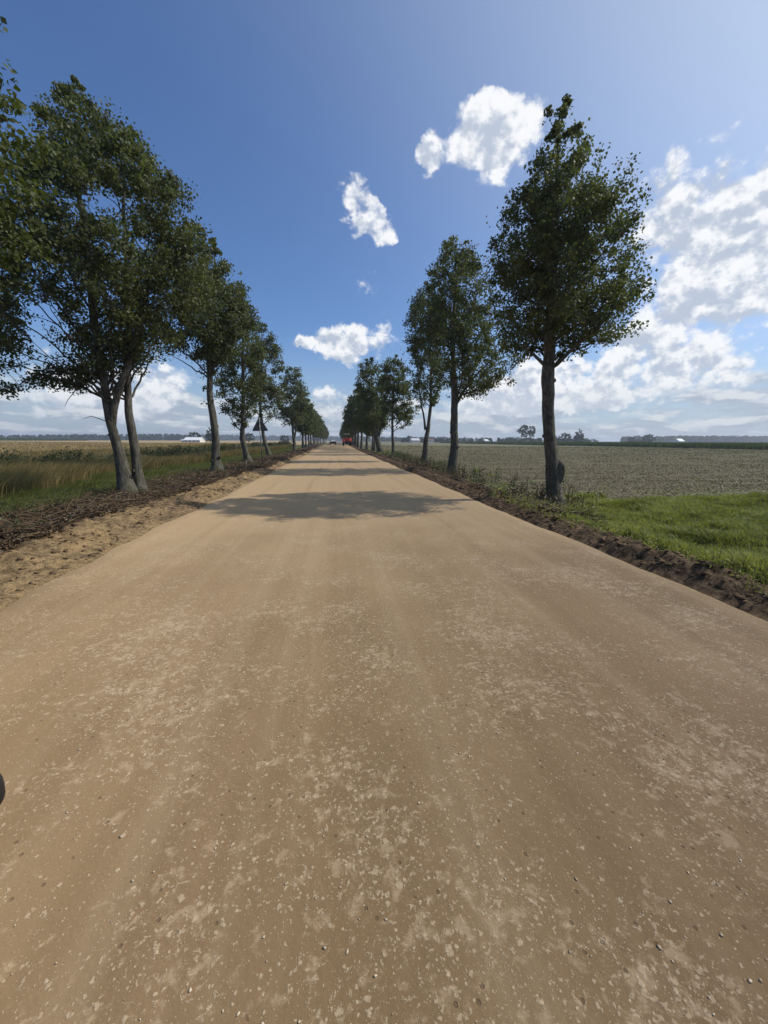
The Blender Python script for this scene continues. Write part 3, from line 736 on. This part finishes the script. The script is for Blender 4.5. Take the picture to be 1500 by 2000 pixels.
# R5
m5 = tree_meshes('fifth_right', [st([(0, 0, .42), (-.5, 2.2, .33), (-.8, 4.4, .22), (-1.1, 8, .12), (-1.3, 11, .03)]), st([(-.3, 2.0, .2), (.2, 4.2, .14), (.6, 7, .06)])],
    [(3.6, -1.8, 1.0), (5.0, -3.0, 1.2), (7.6, -3.3, 1.2), (9.8, -3.2, .8), (11.4, -2.8, -.2), (12.4, -1.8, -.9)],
    1.0, 260, 12000, .18, 105, nlimb=16, sides=10, cr=.55, gap=.4)
place_tree((6.2, 53, gz(6.2, 53)), m5, 'thick leaning trunk with a broad crown hanging over the road, right row', group=GR)
# L0
m = tree_meshes('nearest_left', [st([(0, 0, .26), (.05, 2, .2), (.1, 4, .15), (.1, 6, .08), (.1, 8, .02)]), st([(0, 1.2, .15), (-.6, 3.2, .11), (-1.0, 5.5, .05)])],
    [(3.3, -1.7, .3), (3.7, -2.2, 1.3), (4.2, -2.5, 2.1), (4.9, -2.5, 2.25), (5.6, -2.3, 2.15), (6.5, -2.0, 1.85), (7.2, -1.5, 1.2), (7.9, -1.0, .8), (8.5, -.5, .4), (8.9, -.2, .2)],
    1.0, 560, 46000, .062, 106, nlimb=22, cr=.34, airy=.35)
place_tree((-5.75, 5.3, gz(-5.75, 5.3)), m, 'bright olive crown cut off by the left edge of the photo', group=GL, leafmat=LEAF_OLIVE)
# L1
m = tree_meshes('second_left', [
        st([(-.10, 0, .175), (-.29, 1.9, .115), (-.37, 3.6, .09), (-.41, 5.3, .095), (-.36, 6.2, .075), (-.45, 8.4, .03)], -.12),
        st([(-.30, 1.85, .085), (-.16, 2.35, .088), (.04, 2.9, .082), (.26, 3.42, .078), (.55, 4.3, .065), (.9, 5.2, .05), (1.4, 6.5, .02)], -.16),
        st([(.08, 0, .14), (.06, 1.6, .11), (.05, 2.4, .095), (.14, 3.42, .08), (.3, 4.86, .09), (.38, 5.8, .07), (.5, 7.6, .03), (.6, 9, .012)], .16)],
    [(3.0, -2.9, -.9), (3.5, -3.2, .5), (4.0, -3.3, 1.05), (4.5, -3.05, 1.5), (5.0, -2.95, 2.2), (5.6, -2.75, 2.42), (6.2, -2.4, 2.5), (6.8, -1.9, 2.5), (7.4, -1.5, 2.2), (7.9, -1.25, 1.85), (8.5, -1.1, 1.35), (8.9, -.9, 1.05), (9.5, -.66, .2), (9.9, -.4, -.06)],
    1.0, 880, 88000, .062, 107, nlimb=38, cr=.31, gap=.365, rise=.8, airy=.7,
    extra_limbs=[[(-.38, 0, 3.46, .035), (-1.0, -.2, 2.98, .02), (-1.7, -.3, 3.16, .015), (-2.74, -.3, 2.78, .005)],
                 [(-.44, -.1, 3.33, .022), (-.84, -.3, 3.2, .014), (-1.02, -.35, 2.7, .009), (-1.25, -.4, 2.38, .003)],
                 [(-.32, -.1, 1.9, .02), (-.5, -.2, 2.17, .01), (-.92, -.3, 2.1, .004)]],
    bare=[[(-2.2, -.3, 2.92), (-2.45, -.3, 2.85), (-2.7, -.35, 2.78), (-1.9, -.3, 3.05), (-2.55, -.2, 2.7)]])
place_tree((-5.7, 11.64, gz(-5.7, 11.64)), m, 'large tree with two crossing mossy trunks in the litter on the left', group=GL)
# L2
m = tree_meshes('third_left', [st([(0, 0, .22), (.03, 1.3, .18), (-.04, 3.0, .15), (-.04, 4.8, .12), (.17, 7.0, .09), (.58, 9.3, .02)])],
    [(4.9, -1.2, .6), (5.3, -2.0, 1.0), (5.9, -2.3, 1.6), (6.6, -1.9, 2.05), (7.5, -1.3, 2.14), (8.3, -.9, 1.69), (9.1, -.2, 1.25), (10.1, .5, .9)],
    1.05, 430, 29000, .088, 108, nlimb=22, cr=.37, bare=[[(.15, -.1, 4.6), (.2, .1, 4.2), (-.3, 0, 3.9), (.22, 0, 3.6), (-.25, .1, 4.5), (-.25, -.1, 3.3)]])
place_tree((-5.65, 19.46, gz(-5.65, 19.46)), m, 'tree with an oval scar halfway up its grey trunk, left of the warning sign', group=GL)
# L3
m3 = tree_meshes('fourth_left', [st([(0, 0, .2), (-.28, 1.6, .17), (-.15, 3.6, .12), (.08, 7, .09), (.2, 10.2, .02)])],
    [(2.5, -.8, .3), (3.6, -1.6, 1.1), (5, -1.85, 1.5), (7, -1.7, 1.75), (8.6, -1.3, 1.65), (10.3, -.3, .7)],
    1.05, 310, 18000, .105, 109, nlimb=18, cr=.42, gap=.34)
place_tree((-6.03, 28, gz(-6.03, 28)), m3, 'bent dark tree whose crown hangs low just left of the warning sign', group=GL)
# L4
m4 = tree_meshes('fifth_left', [st([(.23, 0, .2), (-.25, 2.1, .16), (-.41, 4.5, .13), (0, 9, .06), (.1, 11, .02)])],
    [(3.5, -.6, 1.1), (4.6, -1.2, 1.6), (6.4, -1.4, 1.9), (9, -1.2, 1.9), (10.9, -.7, 1.2), (12.2, 0, .5)],
    1.0, 260, 13000, .125, 110, nlimb=16, sides=10, cr=.47)
place_tree((-6.6, 39, gz(-6.6, 39)), m4, 'slanting tree directly behind the warning sign', group=GL)
# L5
m6 = tree_meshes('sixth_left', [st([(.0, 0, .26), (-.15, 2.4, .2), (-.4, 5.5, .13), (-.2, 10.5, .05)]), st([(0, 1.9, .16), (.4, 4.3, .12), (.8, 6.3, .06), (.9, 9, .02)])],
    [(4.0, -1.9, 1.9), (5.3, -2.6, 2.2), (7.6, -2.5, 2.6), (10.2, -1.9, 2.0), (12.6, -.5, .8)],
    1.0, 260, 11000, .19, 111, nlimb=16, sides=10, cr=.6)
place_tree((-6.3, 63, gz(-6.3, 63)), m6, 'forked tree standing clear with sky on its left, left row past the sign', group=GL)
# the rest of both rows: three shared shapes, turned and scaled
fm = []
for k in range(3):
    fm.append(tree_meshes('avenue_shape', [st([(0, 0, .27), (.1*k-.1, 2.2, .2), (.12-.1*k, 5, .13), (.1, 8, .07), (0, 10.5, .02)])],
        [(3.0, -1.0, 1.0), (4.2, -2.1, 1.9), (6.0, -2.5, 2.5), (8.2, -2.1, 2.2), (10.0, -1.2, 1.4), (11.3, -.3, .3)],
        1.05, 170, 5200, .28, 120+k, nlimb=10, sides=8, cr=.66, gap=.33))
rng = np.random.default_rng(77); ordn = ['sixth', 'seventh', 'eighth', 'ninth', 'tenth', 'eleventh', 'twelfth', 'thirteenth', 'fourteenth']
rows = {'L': [(-6.2, 78, .95), (-6.3, 87, .85), (-6.2, 96, .9), (-6.3, 106, .92), (-6.2, 116, .9), (-6.3, 127, .95), (-6.2, 139, .9), (-6.3, 152, 1), (-6.2, 168, 1), (-6.3, 186, 1), (-6.2, 206, 1), (-6.3, 230, 1), (-6.3, 258, 1.0), (-6.3, 290, 1.0)],
        'R': [(6.1, 60, .8), (6.4, 66, .85), (5.9, 72, 1.05), (5.4, 79, 1.12), (5.2, 87, 1.14), (5.2, 96, 1.1), (5.3, 106, 1.05), (5.4, 117, 1.05), (5.6, 129, 1.05), (5.8, 142, 1.05), (5.9, 157, 1.0), (5.9, 174, 1.0), (5.9, 194, 1.0), (5.9, 218, 1.0), (5.9, 246, 1.0), (5.9, 280, 1.0)]}
for side, lst in rows.items():
    for i, (x, y, s) in enumerate(lst):
        sd = 'left' if side == 'L' else 'right'
        if i < 8: lab = f'dark leafy tree, {ordn[i+(1 if side == "L" else 0)]} from the near end of the {sd} row'
        else: lab = f'small dark tree in the far unbroken end of the {sd} row'
        z = gz(x, y) + (1.6*float(smoothstep(130, 200, y)))
        place_tree((x, y, z), fm[(i*2+(side == 'R')) % 3], lab, group=(GL if side == 'L' else GR) if i < 8 else f'far end of the {sd} tree row',
                   rz=float(rng.random()*6.28), sc=s*(.95+.1*float(rng.random())))

# ============================================================ horizon: woods, lone trees, hamlet
def wood(name, pts, depth, hf, dens, leaf, label, seed):
    """a wood reading as one mass: crowns packed along a line"""
    rng = np.random.default_rng(seed); pts = np.array(pts, float)
    s = np.r_[0, np.cumsum(np.hypot(*np.diff(pts, axis=0).T))]; nT = int(s[-1]*dens); u = rng.random(nT)*s[-1]
    cx = np.interp(u, s, pts[:, 0]); cy = np.interp(u, s, pts[:, 1])+depth*rng.random(nT)
    h = hf(u/s[-1])*(.75+.35*rng.random(nT)+.25*(fbm(u*.02, u*0, 3, seed)-.5)); r = h*(.22+.16*rng.random(nT))
    per = 110; idx = np.repeat(np.arange(nT), per); n = len(idx)
    t = .12+.88*rng.random(n); a = rng.random(n)*2*pi; pr = np.sqrt(np.clip(1-((t-.5)/.52)**2, 0, 1))*(.75+.3*rng.random(n))
    P = np.stack([cx[idx]+np.cos(a)*pr*r[idx], cy[idx]+np.sin(a)*pr*r[idx], h[idx]*t-.8], 1)
    V, T, R = leafbits(P, leaf*(.6+.8*rng.random(n)), rng, elong=1.2)
    return tag(link(name, mesh_np(name, V, tris=T, rnd=R), LEAF_FAR), label, 'wood', kind='stuff')
wood('far_wood', [(-760, 880), (-560, 900), (-330, 900)], 50, lambda u: 8+7*u, .62, 2.6, 'dark wood on the skyline far left', 201)
wood('far_forest', [(-560, 1500), (-100, 1650), (150, 1700)], 60, lambda u: 20+0*u, .25, 5.5, 'low dark forest band along the left horizon', 202)
wood('right_forest', [(640, 760), (900, 820), (1500, 950)], 60, lambda u: 14+9*u, .42, 3.2, 'long wood rising along the right horizon', 203)
wood('hedgerow', [(90, 520), (170, 480), (260, 430), (330, 470)], 14, lambda u: 6+0*u, .42, 1.4, 'low hedge and bushes behind the maize', 204)
wood('centre_wood', [(60, 900), (300, 900), (640, 900)], 40, lambda u: 11+0*u, .3, 3.0, 'low tree belt along the centre right horizon', 205)

def lone(kind, seed, h, w, leaf, n, z0=.12):
    prof = {'round': [(z0*h, -w*.5, w*.5), (h*.35, -w, w), (h*.65, -w, w), (h*.88, -w*.6, w*.6), (h, -w*.15, w*.15)],
            'pillar': [(z0*h, -w, w), (h*.5, -w, w), (h*.8, -w*.6, w*.6), (h, -w*.1, w*.1)],
            'open': [(z0*h, -w*.35, w*.35), (h*.4, -w*.75, w*.75), (h*.7, -w, w), (h*.92, -w*.7, w*.7), (h, -w*.3, w*.3)]}[kind]
    return tree_meshes('lone_'+kind, [st([(0, 0, h*.025), (0, h*.5, h*.015), (0, h*.9, h*.004)])], prof, 1, 110, n, leaf, seed, nlimb=12, sides=6, cr=h*.06 if kind == 'open' else h*.075, gap=.40 if kind == 'open' else .3, rise=.9)
lt = {'open': lone('open', 301, 16, 8.0, .75, 3400, .2), 'round': lone('round', 302, 12, 6.5, .85, 2600), 'pillar': lone('pillar', 303, 14, 4.2, .8, 2600), 'bush': lone('round', 304, 5, 5.2, .5, 1400)}
for kind, x, y, sc, lab in [
        ('open', 180, 350, 1.08, 'tall airy round tree on the horizon left of the nearest right trunk'),
        ('pillar', 253, 380, 1.10, 'tallest tree of the skyline clump right of the nearest right trunk'),
        ('round', 240, 384, .95, 'broad tree joined to the left side of the tall skyline clump'),
        ('round', 228, 388, .80, 'lower rounded tree at the left end of the skyline clump'),
        ('bush', 269, 380, 1.05, 'single rounded bush on the skyline right of the tall clump'),
        ('round', 330, 400, .62, 'small low tree at the left start of the right-hand horizon trees'),
        ('round', 356, 405, .95, 'domed tree standing above the low right-hand horizon trees'),
        ('bush', 343, 402, 1.2, 'bushy tree just left of the domed horizon tree'),
        ('round', 150, 470, .62, 'small round tree beside the far white houses'),
        ('pillar', 117, 480, .58, 'small upright tree behind the far white houses'),
        ('round', 90, 470, .75, 'round dark tree on the horizon seen between the right-hand trunks'),
        ('round', 205, 440, .60, 'low round tree left of the airy skyline tree'),
        ('round', -97, 330, .62, 'dark rounded tree behind the white barn'),
        ('pillar', -104, 345, .90, 'pointed dark tree rising behind the white barn'),
        ('round', -118, 350, .75, 'flat-topped tree at the left end of the white barn'),
        ('round', -84, 400, .80, 'dark tree on the left horizon seen just left of the sign post'),
        ('round', -52, 420, .72, 'round tree on the horizon between the sign and the forked tree')]:
    place_tree((x, y, gz(x, y)-.3), lt[kind], lab, group='lone trees on the horizon', rz=x, sc=sc, leafmat=LEAF_FAR, name='horizon_tree')

import bmesh
def bm_obj(name, bm, mat, parent=None, smooth=False):
    me = bpy.data.meshes.new(name); bmesh.ops.recalc_face_normals(bm, faces=bm.faces); bm.to_mesh(me); bm.free()
    if smooth: me.polygons.foreach_set('use_smooth', [True]*len(me.polygons))
    return link(name, me, mat, parent)
def box(bm, c, s, rot=None, bevel=0):
    r = bmesh.ops.create_cube(bm, size=1); vs = r['verts']
    M = Matrix.Translation(c) @ (rot.to_4x4() if rot else Matrix.Identity(4)) @ Matrix.Diagonal((*s, 1))
    bmesh.ops.transform(bm, matrix=M, verts=vs)
    if bevel: bmesh.ops.bevel(bm, geom=list({e for v in vs for e in v.link_edges}), offset=bevel, segments=2, affect='EDGES')
def prism(bm, pts, y0, y1, ax='y'):
    """extrude an outline of (a, z) pairs along y or x"""
    f = (lambda a, b, z: (a, b, z)) if ax == 'y' else (lambda a, b, z: (b, a, z))
    A = [bm.verts.new(f(a, y0, z)) for a, z in pts]; B = [bm.verts.new(f(a, y1, z)) for a, z in pts]
    bm.faces.new(A); bm.faces.new(B[::-1])
    for i in range(len(A)): j = (i+1) % len(A); bm.faces.new((A[i], B[i], B[j], A[j]))
def cyl(bm, p0, p1, r, n=12, r2=None):
    p0, p1 = Vector(p0), Vector(p1); d = p1-p0
    q = bmesh.ops.create_cone(bm, cap_ends=True, segments=n, radius1=r, radius2=r if r2 is None else r2, depth=d.length)
    bmesh.ops.transform(bm, matrix=Matrix.Translation((p0+p1)/2) @ d.to_track_quat('Z', 'Y').to_matrix().to_4x4(), verts=q['verts'])

WHITE = plain('white_painted_sheet', (.80, .80, .78), .35, var=.03); PLASTER = plain('pale_plaster', (.62, .60, .55), .9, var=.1, scale=1)
ROOFR = plain('brown_roof', (.16, .09, .07), .8, var=.2, scale=1); GLASSD = plain('dark_glass', (.02, .025, .03), .15, spec=.6)
def house(loc, rz, L, W, H, RH, roofmat, wallmat, label, win=3, chim=True):
    t = thing('farm_building', label, 'building', loc, radians(rz), 'buildings on the horizon')
    bm = bmesh.new(); prism(bm, [(-W/2, -1), (W/2, -1), (W/2, H), (0, H+RH-.05), (-W/2, H)], -L/2, L/2, 'x' if False else 'y')
    bmesh.ops.rotate(bm, verts=bm.verts, cent=(0, 0, 0), matrix=Matrix.Rotation(pi/2, 3, 'Z')); bm_obj('wall', bm, wallmat, t)
    bm = bmesh.new(); o = .35; k = RH/(W/2)
    prism(bm, [(-W/2-o, H-o*k+.02), (0, H+RH+.02), (W/2+o, H-o*k+.02), (W/2+o, H-o*k+.2), (0, H+RH+.2), (-W/2-o, H-o*k+.2)], -L/2-.3, L/2+.3)
    bmesh.ops.rotate(bm, verts=bm.verts, cent=(0, 0, 0), matrix=Matrix.Rotation(pi/2, 3, 'Z')); r = bm_obj('roof', bm, roofmat, t)
    if chim:
        bm = bmesh.new(); box(bm, (L*.2, W*.12, H+RH+.3), (.6, .6, 1.2)); bm_obj('chimney', bm, ROOFR, r)
    for i in range(win):
        bm = bmesh.new(); box(bm, (-L/2+(i+.5)*L/win, -W/2-.01, H*.55), (1.0, .08, 1.1)); bm_obj('window', bm, GLASSD, t)
    return t
house((-109, 322, -.2), -8, 12.5, 8, 1.6, 2.0, WHITE, PLASTER, 'long low farm building with a bright white roof beyond the left crop', win=4, chim=False)
house((-117, 326, -.2), 10, 5, 5, 1.0, 1.2, plain('grey_sheet', (.35, .37, .4), .5), PLASTER, 'small grey-roofed shed at the left end of the white-roofed building', win=1, chim=False)
house((92, 445, -.3), 12, 10, 8, 2.6, 2.2, plain('pale_roof', (.5, .5, .52), .6), PLASTER, 'pale house seen between the trunks of the right row')
house((109, 440, -.3), -5, 8, 7, 2.4, 2.0, ROOFR, WHITE, 'white house with a dark roof, right of the pale house')
house((190, 470, -.3), 4, 9, 7, 2.4, 2.0, WHITE, PLASTER, 'small whitish house left of the airy skyline tree', chim=False)
house((545, 560, -.3), 18, 15, 10, 4.0, 3.5, WHITE, PLASTER, 'lone pale barn at the foot of the right-hand wood', chim=False)

# ============================================================ warning sign seen from behind
def warning_sign():
    t = thing('warning_sign', 'triangular road warning sign seen from its dark back on a thin post', 'road sign', (-4.14, 22.9, gz(-4.14, 22.9)), radians(-4))
    t.rotation_euler = (0, radians(-1.2), radians(-4))
    ST = plain('galvanised_steel', (.16, .165, .165), .45, .7, var=.15, scale=20); BK = plain('weathered_grey_back', (.085, .09, .095), .55, .2, var=.15, scale=5)
    RD = plain('red_border', (.55, .03, .03), .5); YL = plain('yellow_face', (.85, .62, .05), .5); BLK = plain('black_symbol', (.02, .02, .02), .5)
    bm = bmesh.new(); cyl(bm, (0, 0, -.4), (0, 0, 2.72), .03, 14); cyl(bm, (0, 0, 2.715), (0, 0, 2.735), .033, 14); bm_obj('post', bm, ST, t, True)
    def tri(s, y0, y1, zc=2.24, rad=.05):
        pts = []
        for k in range(3):
            a = pi/2+k*2*pi/3; cx, cz = cos(a)*(s-rad*2), sin(a)*(s-rad*2)
            for j in range(-3, 4): b = a+j*pi/9; pts.append((cx+cos(b)*rad, zc+cz+sin(b)*rad))
        bm = bmesh.new(); prism(bm, pts, y0, y1); return bm
    p = bm_obj('panel', tri(.54, .045, .065), BK, t)
    # folded rim round the back
    bm = bmesh.new(); v = [Vector((cos(pi/2+k*2*pi/3)*.5, .042, 2.24+sin(pi/2+k*2*pi/3)*.5)) for k in range(3)]
    for k in range(3): cyl(bm, v[k], v[(k+1) % 3], .012, 6)
    bm_obj('rim', bm, BK, p)
    bm_obj('border', tri(.53, .066, .068), RD, p); f = bm_obj('face', tri(.41, .0690, .0705, rad=.03), YL, p)
    for z in (2.1, 2.42):
        bm = bmesh.new(); box(bm, (0, .035, z), (.30 if z < 2.2 else .14, .02, .035)); cyl(bm, (0, 0, z-.02), (0, 0, z+.02), .037, 14); bm_obj('bracket', bm, ST, t)
    bm = bmesh.new(); cyl(bm, (0, 0, 2.02), (0, 0, 2.12), .028, 10); bmesh.ops.translate(bm, verts=bm.verts, vec=(0, .0, 0)); bm.free()
warning_sign()
# white marker stake near the sign
def stake(x, y, h, label):
    W = plain('raw_wood_stake', (.50, .42, .32), .8, var=.2, scale=15)
    bm = bmesh.new(); box(bm, (0, 0, h/2-.1), (.04, .03, h+.2)); 
    for v in bm.verts:
        if v.co.z < 0: v.co.x *= .3; v.co.y *= .3
    o = bm_obj('survey_stake', bm, W); o.location = (x, y, gz(x, y)); o.rotation_euler = (0, radians(5), .4); tag(o, label, 'stake')
stake(-4.75, 21.5, .42, 'short pale wooden stake in the litter beside the sign post')

# ============================================================ tractor and car on the road
def tractor(loc):
    t = thing('tractor', 'red tractor with a pale canopy roof driving on the road', 'tractor', loc, radians(2))
    RED = plain('red_paint', (.42, .055, .045), .35, spec=.5, var=.15, scale=2); BLK = plain('tyre_rubber', (.02, .02, .02), .85, var=.3); RIM = plain('pale_rim', (.6, .58, .5), .5)
    DK = plain('dark_chassis', (.03, .03, .03), .6); RFM = plain('pale_canopy', (.62, .62, .6), .5)
    bm = bmesh.new(); box(bm, (0, .9, 1.25), (.72, 1.9, .72), bevel=.10); box(bm, (0, 1.6, .8), (.55, .5, .4), bevel=.05); bm_obj('hood', bm, RED, t, True)
    bm = bmesh.new(); box(bm, (0, .3, .75), (.5, 2.6, .4), bevel=.04); cyl(bm, (-.95, -.6, .85), (.95, -.6, .85), .12); cyl(bm, (-.8, 1.6, .5), (.8, 1.6, .5), .07); box(bm, (0, -1.2, .7), (.7, .5, .12)); bm_obj('chassis', bm, DK, t)
    def wheel(x, y, r, w):
        bm = bmesh.new(); cyl(bm, (x-w/2, y, r), (x+w/2, y, r), r, 28)
        bmesh.ops.bevel(bm, geom=[e for e in bm.edges if len(e.link_faces) == 2 and any(len(f.verts) > 8 for f in e.link_faces)], offset=.06, segments=2, affect='EDGES')
        for k in range(20):
            a = k*2*pi/20; box(bm, (x, y+cos(a)*r, r+sin(a)*r), (w*.9, .07, .05), Matrix.Rotation(a+pi/2, 3, 'X'))
        wh = bm_obj('wheel', bm, BLK, t)
        s = 1 if x > 0 else -1
        bm = bmesh.new(); cyl(bm, (x+s*(w/2-.04), y, r), (x+s*(w/2+.015), y, r), r*.5, 20, r*.42); bm_obj('rim', bm, RIM, wh)
        bm = bmesh.new(); cyl(bm, (x-s*(w/2-.04), y, r), (x-s*(w/2+.015), y, r), r*.5, 20, r*.42); bm_obj('rim', bm, RIM, wh)
    for x in (-.88, .88): wheel(x, -.6, .82, .42)
    for x in (-.78, .78): wheel(x, 1.6, .5, .3)
    for s in (-1, 1):
        bm = bmesh.new(); pts = [(-.6+cos(a)*.95, .84+sin(a)*.95) for a in np.linspace(.35, pi-.1, 12)]; pts += [(-.6+cos(a)*.88, .84+sin(a)*.88) for a in np.linspace(pi-.1, .35, 12)]
        prism(bm, pts, s*.62, s*1.12, 'x'); fd = bm_obj('fender', bm, RED, t)
        bm = bmesh.new(); box(bm, (s*.95, -1.52, 1.25), (.16, .05, .1)); bm_obj('tail_light', bm, plain('red_lens', (.6, .02, .02), .2), fd)
    bm = bmesh.new(); box(bm, (0, -.75, 1.35), (.5, .45, .1), bevel=.03); box(bm, (0, -.98, 1.6), (.5, .1, .5), bevel=.03); bm_obj('seat', bm, DK, t)
    for x in (-.62, .62):
        for y in (-1.15, .1):
            bm = bmesh.new(); box(bm, (x, y, 1.95), (.06, .06, 1.5)); bm_obj('roof_post', bm, DK, t)
    bm = bmesh.new(); box(bm, (0, -.52, 2.75), (1.5, 1.6, .12), bevel=.05); bm_obj('canopy_roof', bm, RFM, t)
    bm = bmesh.new(); box(bm, (0, -1.16, 1.55), (1.18, .04, .72)); bm_obj('rear_panel', bm, RED, t)
    bm = bmesh.new(); cyl(bm, (.2, 1.2, 1.5), (.2, 1.2, 2.2), .04); bm_obj('exhaust', bm, DK, t)
    bm = bmesh.new(); cyl(bm, (0, -.2, 1.2), (0, -.4, 1.6), .025); n0 = len(bm.verts)
    for k in range(16):
        a, b = k*pi/8, (k+1)*pi/8; cyl(bm, (cos(a)*.2, -.42+sin(a)*.1, 1.62+sin(a)*.15), (cos(b)*.2, -.42+sin(b)*.1, 1.62+sin(b)*.15), .014, 6)
    bm_obj('steering_wheel', bm, DK, t)
    t.scale = (1.06, 1.06, 1.1)
tractor((3.15, 104, float(road_z(np.array([104.]))[0])))
def car(loc, rz):
    t = thing('parked_car', 'dark car with pale windscreen waiting far down the road', 'car', loc, radians(rz))
    PT = plain('dark_green_paint', (.02, .03, .028), .3, spec=.5); BLK = plain('car_tyre', (.02, .02, .02), .85); CH = plain('pale_glass', (.35, .38, .40), .2, spec=.7)
    side = [(-2.1, .35), (2.05, .35), (2.15, .6), (2.1, .85), (1.1, 1.0), (.45, 1.5), (-1.2, 1.52), (-1.85, 1.0), (-2.15, .9)]
    bm = bmesh.new(); prism(bm, side, -.86, .86, 'x')
    bmesh.ops.bevel(bm, geom=list(bm.edges), offset=.07, segments=2, affect='EDGES')
    b = bm_obj('body', bm, PT, t, False)
    bm = bmesh.new(); prism(bm, [(1.0, 1.04), (1.09, 1.04), (.50, 1.47), (.41, 1.47)], -.72, .72, 'x'); bmesh.ops.translate(bm, verts=bm.verts, vec=(0, .04, .01)); bm_obj('front_windscreen', bm, CH, t)
    bm = bmesh.new(); prism(bm, [(-1.25, 1.47), (-1.34, 1.47), (-1.92, 1.04), (-1.83, 1.04)], -.72, .72, 'x'); bmesh.ops.translate(bm, verts=bm.verts, vec=(0, -.04, .01)); bm_obj('rear_window', bm, CH, t)
    for s in (-1, 1):
        bm = bmesh.new(); prism(bm, [(-1.5, 1.02), (.9, 1.02), (.4, 1.42), (-1.15, 1.44)], s*.85, s*.875, 'x'); bm_obj('side_window', bm, GLASSD, t)
        for y in (-1.3, 1.35):
            bm = bmesh.new(); cyl(bm, (s*.70, y, .32), (s*.90, y, .32), .32, 24); w = bm_obj('wheel', bm, BLK, t)
            bm = bmesh.new(); cyl(bm, (s*.89, y, .32), (s*.91, y, .32), .19, 16); bm_obj('rim', bm, CH, w)
        bm = bmesh.new(); box(bm, (s*.62, -2.14, .78), (.3, .06, .14)); bm_obj('tail_light', bm, plain('lamp_lens', (.5, .03, .02), .2), t)
        bm = bmesh.new(); box(bm, (s*.62, 2.12, .72), (.3, .06, .14)); bm_obj('headlight', bm, CH, t)
car((-.6, 122, float(road_z(np.array([122.]))[0])), 4)

# ============================================================ black mirror at the left edge
def mirror():
    RUB = plain('black_plastic', (.022, .020, .020), .5, spec=.4, var=.1)
    t = thing('side_mirror', 'rounded black mirror housing poking in at the left edge of the photo', 'mirror', (-.512, .485, 0), 0)
    bm = bmesh.new(); r = bmesh.ops.create_uvsphere(bm, u_segments=32, v_segments=20, radius=1)
    for v in bm.verts:
        c = v.co; k = 1.0
        c.x = math.copysign(abs(c.x)**.75, c.x)*.075; c.z = math.copysign(abs(c.z)**.8, c.z)*.044; c.y = c.y*.022 if c.y > 0 else max(c.y, -.35)*.022
    bm_obj('housing', bm, RUB, t, True).location = (0, 0, 1.152)
    bm = bmesh.new(); r = bmesh.ops.create_circle(bm, cap_ends=True, segments=32, radius=1)
    for v in bm.verts:
        a = v.co.copy(); v.co = Vector((math.copysign(abs(a.x)**.75, a.x)*.066, -.0085, math.copysign(abs(a.y)**.8, a.y)*.037))
    m, q, p, o = material('mirror_glass'); p.inputs['Metallic'].default_value = 1; p.inputs['Roughness'].default_value = .05; p.inputs['Base Color'].default_value = (.7, .72, .74, 1)
    bm_obj('glass', bm, m, t).location = (0, 0, 1.152)
    bm = bmesh.new()
    pts = [(-.05, .01, 1.10), (-.09, .01, 1.05), (-.11, 0, .98), (-.11, 0, .90)]
    for a, b in zip(pts, pts[1:]): cyl(bm, a, b, .006, 10)
    bm_obj('stem', bm, RUB, t, True)
    bm = bmesh.new(); cyl(bm, (-.11, 0, .92), (-.11, 0, -.05), .012, 12); cyl(bm, (-.11, 0, -.02), (-.11, 0, 0.02), .05, 16); bm_obj('stand', bm, RUB, t)
mirror()

# ============================================================ air
HAZE = True
def haze():
    m = bpy.data.materials.new('haze'); m.use_nodes = True; t = NT(m.node_tree); t.n.clear()
    out = t.new('ShaderNodeOutputMaterial'); v = t.new('ShaderNodeVolumePrincipled')
    v.inputs['Color'].default_value = (.80, .88, 1.0, 1); v.inputs['Density'].default_value = .00035; v.inputs['Anisotropy'].default_value = .2
    t.l.new(v.outputs[0], out.inputs['Volume'])
    bm = bmesh.new(); box(bm, (0, 1400, 20), (14000, 11600, 50)); o = bm_obj('haze', bm, m); tag(o, 'thin summer haze over the fields', kind='stuff')
    print('haze z', -5, 45)
if HAZE: haze()
print('faces', sum(len(o.data.polygons) for o in S.objects if o.type == 'MESH'))
